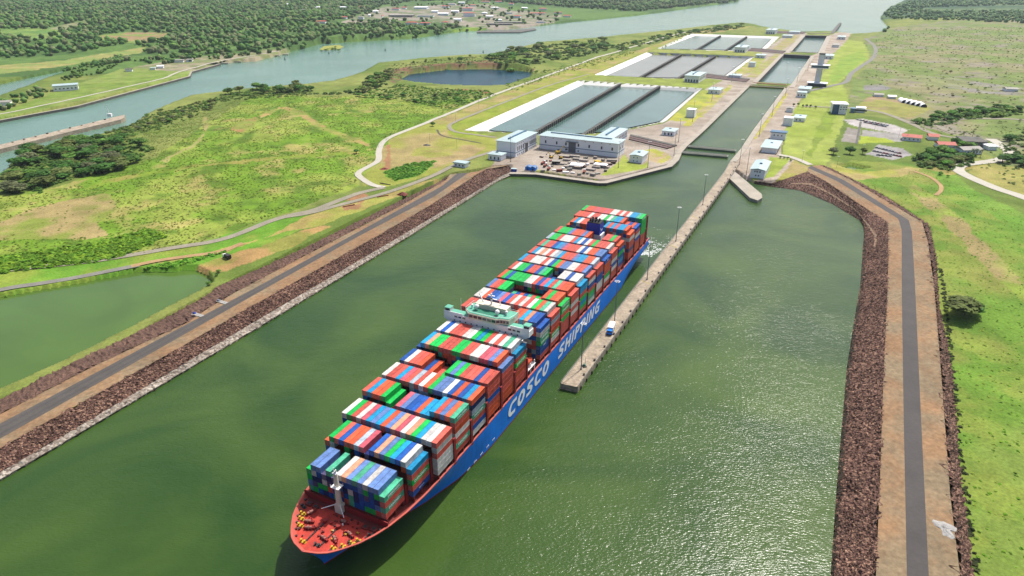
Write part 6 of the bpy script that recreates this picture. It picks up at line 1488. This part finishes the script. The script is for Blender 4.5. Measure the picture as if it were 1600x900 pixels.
for i, (x, y) in enumerate([(714,232),(672,224),(748,170),(712,190),(1307,262),(1404,215),(1417,218),(1366,205),(1318,190),(1253,252),(1347,243)]):
    p = GG(x, y); r = tag(empty("lamp_post", p), "thin grey lamp post "+["on the slope before the tall workshop","on the dry grass left of the basins","beside the winding road's upper stretch","at the corner of the basin road","by the drainage pond","left of two by the long red roof","right of two by the long red roof","between the two parking areas","at the corner of the car park","beside the access road's bend","by the three trees over the pond"][i], "lamp post", "lamp posts")
    m = MB(); m.cyl((0,0,-.3),(0,0,13), .16, .1, 6); m.build("post", M['grey_metal'], r); m = MB(); m.box(-1.2,1.2,-.2,.2,12.8,13.1); m.build("lamp", M['ship_white'], r)
# things on the approach wall
p = PZ(955,516,3.62); r = tag(empty("service_van", p+Vector((0,0,0)), -LA+.15, 1.35), "white-roofed blue service truck parked on the approach wall", "truck")
m = MB(); m.box(-1.3,1.3,-3.2,3.0,1.1,3.2); m.build("cargo_box", M['ship_white'], r); m = MB(); m.box(-1.2,1.2,-5.2,-3.3,.6,2.4); m.build("cab", M['hull_blue'], r); m = MB(); m.box(-1.1,1.1,-5.26,-5.2,1.5,2.2); m.build("windscreen", M['glass'], r)
for y in (-4.4,-1.2,1.8):
    for x in (-1.1,1.1): m = MB(); m.cyl((x-.15,y,.5),(x+.15,y,.5),.5,n=10); m.build("wheel", M['rubber'], r)
m = MB(); m.box(-1.2,1.2,-3.3,3.1,.75,1.08); m.build("chassis", M['dark_metal'], r)
p = across(5, .55); r = tag(empty("capstan", p, .3), "green mooring machine near the tip of the approach wall", "winch")
m = MB(); m.box(-1,1,-1.4,1.4,0,.5); m.build("base", M['dark_metal'], r); m = MB(); m.cyl((0,0,.5),(0,0,1.6),.9,.6,10); m.build("drum", mat('machine_green', alb(60,140,120), .6), r); m = MB(); m.cyl((.6,.4,.5),(2.2,3.4,3.6),.15,n=6); m.build("boom", M['grey_metal'], r)
# yard in front of the long hall
def vehicle(px, py, ang, kind, label, col):
    r = tag(empty(kind, GG(px, py, .05), ang), label, {'flatbed_trailer': "trailer", 'dump_truck': "truck"}.get(kind, "truck"), "vehicles and loads in the lock yard")
    m = MB(); m.box(-1.25,1.25,0,9,1.0,1.35); m.build("bed", M['dark_metal'], r)
    m = MB(); m.box(-1.2,1.2,.2,8.6,1.36,2.6); m.build("load", col, r)
    m = MB(); m.box(-1.2,1.2,9.2,11.2,.7,3.0); m.build("cab", M['ship_white'], r); m = MB(); m.box(-1.1,1.1,11.2,11.26,1.9,2.7); m.build("windscreen", M['glass'], r)
    for y in (1.2,2.6,7.6,10.2):
        for x in (-1.1,1.1): m = MB(); m.cyl((x-.18,y,.5),(x+.18,y,.5),.5,n=8); m.build("wheel", M['rubber'], r)
def load(px, py, ang, L, W, H, n, mt, label):
    r = tag(empty("stacked_slabs", GG(px, py, .02), ang), label, "slab stack", "vehicles and loads in the lock yard"); h = H/n
    for i in range(n): m = MB(); d = random.uniform(-.25,.25); m.box(-L/2+d, L/2+d, -W/2, W/2, i*h+.08, (i+1)*h); m.build("slab", mt, r)
tan = mat('precast', alb(190,180,170), .9, .15, .4)
YARD = [(886,251,-.3),(894,255,-.25),(903,250,-.3),(878,257,-.2),(889,262,-.2),(912,252,-.35),(898,246,-.3),(870,254,-.2),(922,266,-.5),(932,262,-.5),(944,262,-.5),(956,252,-.1),(882,246,-.3),(906,258,-.3)]
WH = ["at the yard's centre","right of the yard's centre","near the hall's grey door","left of the yard's centre","in front of the yard's centre","just right of the hall's door","close under the hall's wall","at the yard's left","near the quay's point","left of the lawn","beside the lawn's edge","under the hall's right end","behind the yard's centre","in the yard's right half"]
for (x, y, a), w in zip(YARD, WH): load(x, y, a, random.uniform(9,13), random.uniform(4,6), random.uniform(1.2,2.6), 2, tan, "tan stack of precast concrete slabs lying "+w)
ry = random.Random(9); CRC = [M['roof_grey'], M['ship_white'], tan, M['rust_red'], M['concrete_dark'], M['steel_brown']]
YP = [(846,246),(852,252),(862,252),(866,266),(874,268),(884,270),(895,271),(905,274),(918,272),(926,275),(934,272),(946,268),(952,258),(958,256),(918,258),(926,256),(912,262),(890,266),(880,264),(860,260),(848,268),(903,255),(886,247),(915,248),(930,248),(942,252)]
for x, y in YP:
    m = MB(); L_ = ry.uniform(2.5,7); W_ = ry.uniform(2,3.2); H_ = ry.uniform(.8,2.8); m.box(-L_/2,L_/2,-W_/2,W_/2,.1,H_); m.box(-L_/2-.05,L_/2+.05,-W_/2-.05,W_/2+.05,H_,H_+.12); m.box(-L_/2+.3,-L_/2+.6,-W_/2,W_/2,-.1,.1); m.box(L_/2-.6,L_/2-.3,-W_/2,W_/2,-.1,.1)
    o = m.build("crate", ry.choice(CRC), loc=GG(x, y, .1), rz=ry.uniform(-.8,.4)); tag(o, "small crate or skip among the loads strewn across the lock yard", "crate", "crates strewn across the lock yard")
r = tag(empty("canopy_tent", GG(901,262), -.35), "white flat-topped canopy over dark legs in the middle of the yard", "canopy")
m = MB(); m.frustum((-8,8,-6,6),3.6,(-7,7,-5,5),4.6); m.build("canopy_top", M['ship_white'], r)
for x in (-7,7):
    for y in (-5,5): m = MB(); m.cyl((x,y,0),(x,y,3.6),.2,n=6); m.build("post", M['dark_metal'], r)
r = tag(empty("canopy_tent", GG(938,261), -.45), "white canopy nearer the lawn in the yard's right part", "canopy")
m = MB(); m.frustum((-8,8,-4,4),3.2,(-7,7,-3,3),4.0); m.build("canopy_top", M['ship_white'], r)
for x in (-7,7):
    for y in (-3,3): m = MB(); m.cyl((x,y,0),(x,y,3.2),.2,n=6); m.build("post", M['dark_metal'], r)
r = tag(empty("canopy_tent", GG(869,256), -.2), "grey-roofed shelter with dark sides left of the yard's centre", "shelter")
m = MB(); m.box(-5,5,-4,4,3.4,3.9); m.build("canopy_top", M['roof_grey'], r); m = MB(); m.box(-4.6,4.6,-3.6,3.6,0,3.4); m.build("dark_body", M['rubber'], r)
for i, x in enumerate((826, 834)):
    r = tag(empty("shipping_hut", GG(x, 264.5+i*.7), -.3), ["left","right"][i]+" of two blue huts side by side at the quay's left end", "hut", "blue huts on the quay")
    m = MB(); m.box(-3,3,-4,4,0,3.4); m.build("body", M['hull_blue'], r); m = MB(); m.frustum((-3.2,3.2,-4.2,4.2),3.4,(-.2,.2,-4.2,4.2),4.6); m.build("roof", mat('hut_roof', alb(90,140,200), .6), r); m = MB(); m.box(-.8,.8,-4.06,-4,0,2.2); m.build("door", M['dark_metal'], r)
r = tag(empty("shipping_hut", GG(803,268), -.2), "lone small bright blue hut at the end of the dike's riprap", "hut"); m = MB(); m.box(-3,3,-2,2,0,3.2); m.build("body", M['funnel_blue'], r); m = MB(); m.box(-3.2,3.2,-2.2,2.2,3.2,3.5); m.build("roof", M['roof_aqua'], r)
def excavator(px, py, a, label, s=1.0):
    r = tag(empty("excavator", GG(px, py), a, s), label, "excavator", "yellow machines in the yard")
    for x in (-1.3,1.3): m = MB(); m.box(x-.35,x+.35,-2,2,0,1); m.build("track", M['rubber'], r)
    m = MB(); m.box(-1.5,1.5,-2.2,1.6,1.1,2.4); m.build("body", M['yellow'], r); m = MB(); m.box(-1.4,-.2,.2,1.7,2.4,3.6); m.build("cab", M['glass'], r)
    b = MB(); b.cyl((.4,1.4,2),(.4,6,6),.35,.28,6); b.cyl((.4,6,6),(.4,9.5,3),.28,.2,6); b.build("boom", M['yellow'], r); b = MB(); b.box(-.2,1.0,9.2,10.2,2,3); b.build("bucket", M['dark_metal'], r)
excavator(872, 240, -.9, "yellow crawler crane with a raised boom beside the long hall's left part", 1.4); excavator(861, 247, .6, "yellow excavator, left of the two standing before the crawler crane"); excavator(876, 248, 1.2, "yellow excavator, right of the two standing before the crawler crane")
r = tag(empty("forklift", GG(934,254), .4), "yellow flat machine next to the lawn's upper end in the yard", "machine"); m = MB(); m.box(-3,3,-4,4,.6,2.0); m.build("body", M['yellow'], r)
for y in (-3,3):
    for x in (-2.6,2.6): m = MB(); m.cyl((x-.3,y,.6),(x+.3,y,.6),.6,n=8); m.build("wheel", M['rubber'], r)
for i, (x, y, a) in enumerate([(850,262,-.3),(856,267,-.25),(912,272,-.2),(846,258,-.4)]): vehicle(x, y, a, 'flatbed_truck', ["flatbed truck with a rusty load near the blue huts","flatbed truck with a rusty load along the quay's grass strip","flatbed truck parked near the quay's blunt corner","flatbed truck just right of the tall workshop's end"][i], M['rust_red'])
# parked cars
def car_mesh(mt):
    m = MB(); m.frustum((-.9,.9,-2.2,2.2),.35,(-.88,.88,-2.1,2.1),.95); m.frustum((-.82,.82,-1.5,1.2),.95,(-.68,.68,-1.0,.7),1.5,1)
    for y in (-1.4,1.4):
        for x in (-.85,.85): m.cyl((x-.1,y,.33),(x+.1,y,.33),.33,n=8,mi=2)
    m.box(-.7,.7,-.98,.68,1.5,1.53,0)
    return m.mesh("parked_car", [mt, M['glass'], M['rubber']])
CARS = [car_mesh(mat('car_paint', alb(*c), .3, 0, spec=.6)) for c in ((238,238,238),(40,42,46),(150,152,156),(90,96,110),(170,40,40),(210,210,206))]
CN = ["white","black","silver","dark grey","red","pale grey"]
def cars(pts, ang, where):
    for x, y in pts:
        k = random.choice([0,0,1,2,3,5,1,0,4] if random.random() < .9 else [4]); o = link("parked_car", CARS[k]); o.location = GG(x, y, .05); o.rotation_euler = (0,0,ang+random.uniform(-.08,.08)); o.scale = (1.15,1.15,1.15)
        tag(o, f"small {CN[k]} car among those parked {where}", "car", f"{CN[k]} cars parked {where}")
cars([(1340+i*4.6, 187.6+i*.9) for i in range(11)], .4, "in the far lot"); cars([(1352+i*4.4, 192+i*.9) for i in range(8)], .4, "in the far lot")
cars([(1370+i*5, 231.5+i*1.2) for i in range(8)], .9, "in the near lot"); cars([(1366+i*5, 237+i*1.0) for i in range(9)], .9, "in the near lot"); cars([(1372+i*6, 243+i*.5) for i in range(4)], .9, "in the near lot")
r = tag(empty("pickup_truck", GG(355,403.5), .9, 1.4), "white-nosed dark truck stopped on the dirt by the pond", "truck")
m = MB(); m.box(-1.1,1.1,-3,1.2,.7,2.6); m.build("cargo_box", M['dark_metal'], r); m = MB(); m.frustum((-1,1,1.3,3.2),.6,(-.9,.9,1.3,2.8),2.2); m.build("cab", M['ship_white'], r)
for y in (-2,2.2):
    for x in (-1,1): m = MB(); m.cyl((x-.15,y,.45),(x+.15,y,.45),.45,n=8); m.build("wheel", M['rubber'], r)
r = tag(empty("pickup_truck", GG(733,254.5), .2, 1.2), "dark pickup beside the lone white hut", "truck"); m = MB(); m.box(-1,1,-2.6,2.6,.5,1.2); m.build("body", M['dark_metal'], r); m = MB(); m.frustum((-.95,.95,-.6,1.4),1.2,(-.8,.8,-.3,1.0),1.9); m.build("cab", M['glass'], r)
# dumps of material
def heap(px, py, rad, h, mt, label, cat="heap", name="soil_heap"):
    p = GG(px, py); m = MB(); n = 14; v = []; rr = random.Random(int(px))
    for k in range(4):
        for i in range(n):
            a = 2*math.pi*i/n; q = rad*(1-k/3.4)*(1+.25*rr.uniform(-1,1)); v.append((q*math.cos(a)*1.5, q*math.sin(a), h*k/3*(1 if k < 3 else .95)-.2))
    f = [(k*n+i, k*n+(i+1) % n, (k+1)*n+(i+1) % n, (k+1)*n+i) for k in range(3) for i in range(n)]+[tuple(range(3*n, 4*n))]
    m.add(v, f); return tag(m.build(name, mt, loc=p), label, cat)
rh_ = random.Random(4); m = MB(); hp = PZ(1477, 826, 5.88); n = 18; v = [(0, 0, .55)]
for k in range(1, 8):
    for i in range(n):
        a = 6.283*i/n; q = k/7*(1+.28*math.sin(3*a+1)+.2*math.sin(5*a+2)+.12*rh_.uniform(-1,1)); v.append((3.6*q*math.cos(a), 5.0*q*math.sin(a), .02+(.5*(1-k/7)+.35*rh_.random()*(1-k/7)**.5 if k < 7 else -.1)))
m.add(v, [(0, 1+i, 1+(i+1) % n) for i in range(n)]+[(1+(k-1)*n+i, 1+k*n+i, 1+k*n+(i+1) % n, 1+(k-1)*n+(i+1) % n) for k in range(1, 7) for i in range(n)])
tag(m.build("gravel_heap", mat('white_gravel', alb(190,188,184), .95, .25, .6, bump=.3, bs=1.5), loc=hp), "pale patch of dumped white gravel beside the right dike road", "heap")
heap(667, 227, 4, 2, M['dark_metal'], "dark pile of scrap on the dry grass left of the basins"); heap(601, 264, 4, 2, M['rust_red'], "reddish brown soil heap beside the winding road"); heap(629, 304, 4, 3, M['rust_red'], "brown soil heap on the roadside between lock road and dike")
for i, (x, y, col) in enumerate([(297,494,(0,70,190)),(335,474,(150,160,175))]):
    p = PZ(x+12, y-2, 6.05); o = tag(empty("tarpaulin", p, -.5), ["white sheet with a bright blue bundle beside the left dike road", "smaller pale sheet with a grey bundle farther up the left dike road"][i], "tarpaulin")
    m = MB(); v = [(x_, y_, .08+.25*random.random()) for y_ in np.linspace(-1.5,1.5,7) for x_ in np.linspace(-4.5,4.5,14)]; m.add(v, [(a*14+b, a*14+b+1, (a+1)*14+b+1, (a+1)*14+b) for a in range(6) for b in range(13)]); m.build("sheet", mat('sheet_white', alb(190,186,180), .8, .1, .5), o)
    m = MB(); m.frustum((-4.2,-2.2,-.8,.8),.3,(-3.9,-2.6,-.4,.5),1.1); m.build("bundle", mat('bundle', alb(*col), .6), o)
# pipes lying by the junction
for i, (x, y, a, L) in enumerate([(602,288,-.5,14),(598,307,.5,12),(545,322,.6,12)]):
    o = tag(empty("steel_pipe", GG(x, y, .5), a), ["dark steel pipe lying in the fork of the roads", "rusty pipe lying on the orange soil below the fork", "rusty pipe lying on the lower orange soil patch"][i], "pipe"); m = MB(); m.cyl((-L/2,0,0),(L/2,0,0),.5,n=8); m.build("tube", M['dark_metal'] if i == 0 else M['rust_red'], o)
# old canal's approach pier at the left, quay walls and landing dolphins
r = tag(empty("pier", PZ(0,222,0)), "long narrow concrete pier in the left canal with white mooring gear on its tip", "pier"); b0 = Vector(r.location)
q = [PZ(x, y, -2.5) for x, y in [(-60,243),(0,226),(120,197),(186,181),(195,179),(194,184),(188,187),(120,203),(0,233),(-60,251)]]
m = MB(); m.prism([((p-b0).x, (p-b0).y) for p in q], SEA-2, -2.5); m.build("deck", M['concrete_old'], r)
for t in range(9):
    p = PZ(20+t*18, 222.5-t*4.4, -2.5)-b0; m = MB(); m.box(-1.2,1.2,-.8,.8,-2.5,random.uniform(-1.6,-.2), M=Matrix.Translation(Vector((p.x,p.y,0)))); m.build("mooring_gear", random.choice([M['roof_grey'], M['roof_grey'], M['dark_metal']]), r)
p = PZ(172,182,-2.5)-b0; m = MB(); m.box(-3,3,-2,2,-2.5,2, M=Matrix.Translation(Vector((p.x,p.y,0)))); m.cyl((p.x,p.y,0),(p.x-2,p.y,13),.4,n=6); m.build("mooring_mast", M['ship_white'], r)
coping("canal_quay", PL([(-60,200),(0,188),(120,166),(297,119),(300,112),(345,99.5)], SEA+4)[::-1], -4, SEA+4.2, SEA-2, [M['concrete'], M['concrete_dark']], "long dark canal quay wall along the grassy left bank")
for i, (x, y) in enumerate([(352,100),(372,97.5),(392,94),(412,91),(432,88),(446,86)]):
    r = tag(empty("mooring_dolphin", PZ(x, y, SEA)), "grey mooring dolphin in the row off the left canal's bend", "dolphin", "mooring dolphins off the bend"); m = MB(); m.box(-8,8,-4,4,1.5,3.2); m.build("cap", M['concrete'], r)
    for dx in (-6,0,6): m = MB(); m.cyl((dx,0,-3),(dx,0,1.5),.9,n=8); m.build("pile", M['concrete_dark'], r)
for i, (x, y) in enumerate([(602,79),(755,82),(514,84),(445,93),(1250,14)]):
    r = tag(empty("buoy", PZ(x, y, SEA)), ["dark buoy in mid channel left of the quarry lake","dark buoy in the channel near the wood behind the quarry","small dark buoy below the bushy islet","small dark buoy close to the mooring dolphins","distant dark buoy on the wide water beyond the locks"][i], "buoy"); m = MB(); m.cyl((0,0,-.5),(0,0,1.2),2,n=10); m.build("float", M['rubber'], r); m = MB(); m.cyl((0,0,1.2),(0,0,7),1.1,.3,8); m.build("tower", M['dark_metal'], r)
r = tag(empty("landing_quay", PZ(785,50,SEA)), "low grey landing quay on the far bank beyond the town's trees", "quay"); b0 = Vector(r.location)
m = MB(); q = [PZ(x, y, SEA+3)-b0 for x, y in [(745,50.5),(812,50.5),(838,46),(835,44),(800,47),(745,48)]]; m.prism([(p.x, p.y) for p in q], -2, 3); m.build("deck", M['concrete_dark'], r)
# ================================================================== AIR
hm = bpy.data.materials.new("haze"); hm.use_nodes = True; nt = hm.node_tree; nt.nodes.remove(nt.nodes["Principled BSDF"])
pv = nt.nodes.new("ShaderNodeVolumePrincipled"); pv.inputs["Color"].default_value = (.78,.88,1.0,1); pv.inputs["Density"].default_value = .000025; pv.inputs["Anisotropy"].default_value = .2
nt.links.new(pv.outputs[0], nt.nodes["Material Output"].inputs["Volume"])
m = MB(); m.box(-9500, 14500, -300, 16500, -24, 330); tag(m.build("haze", hm), kind='stuff')
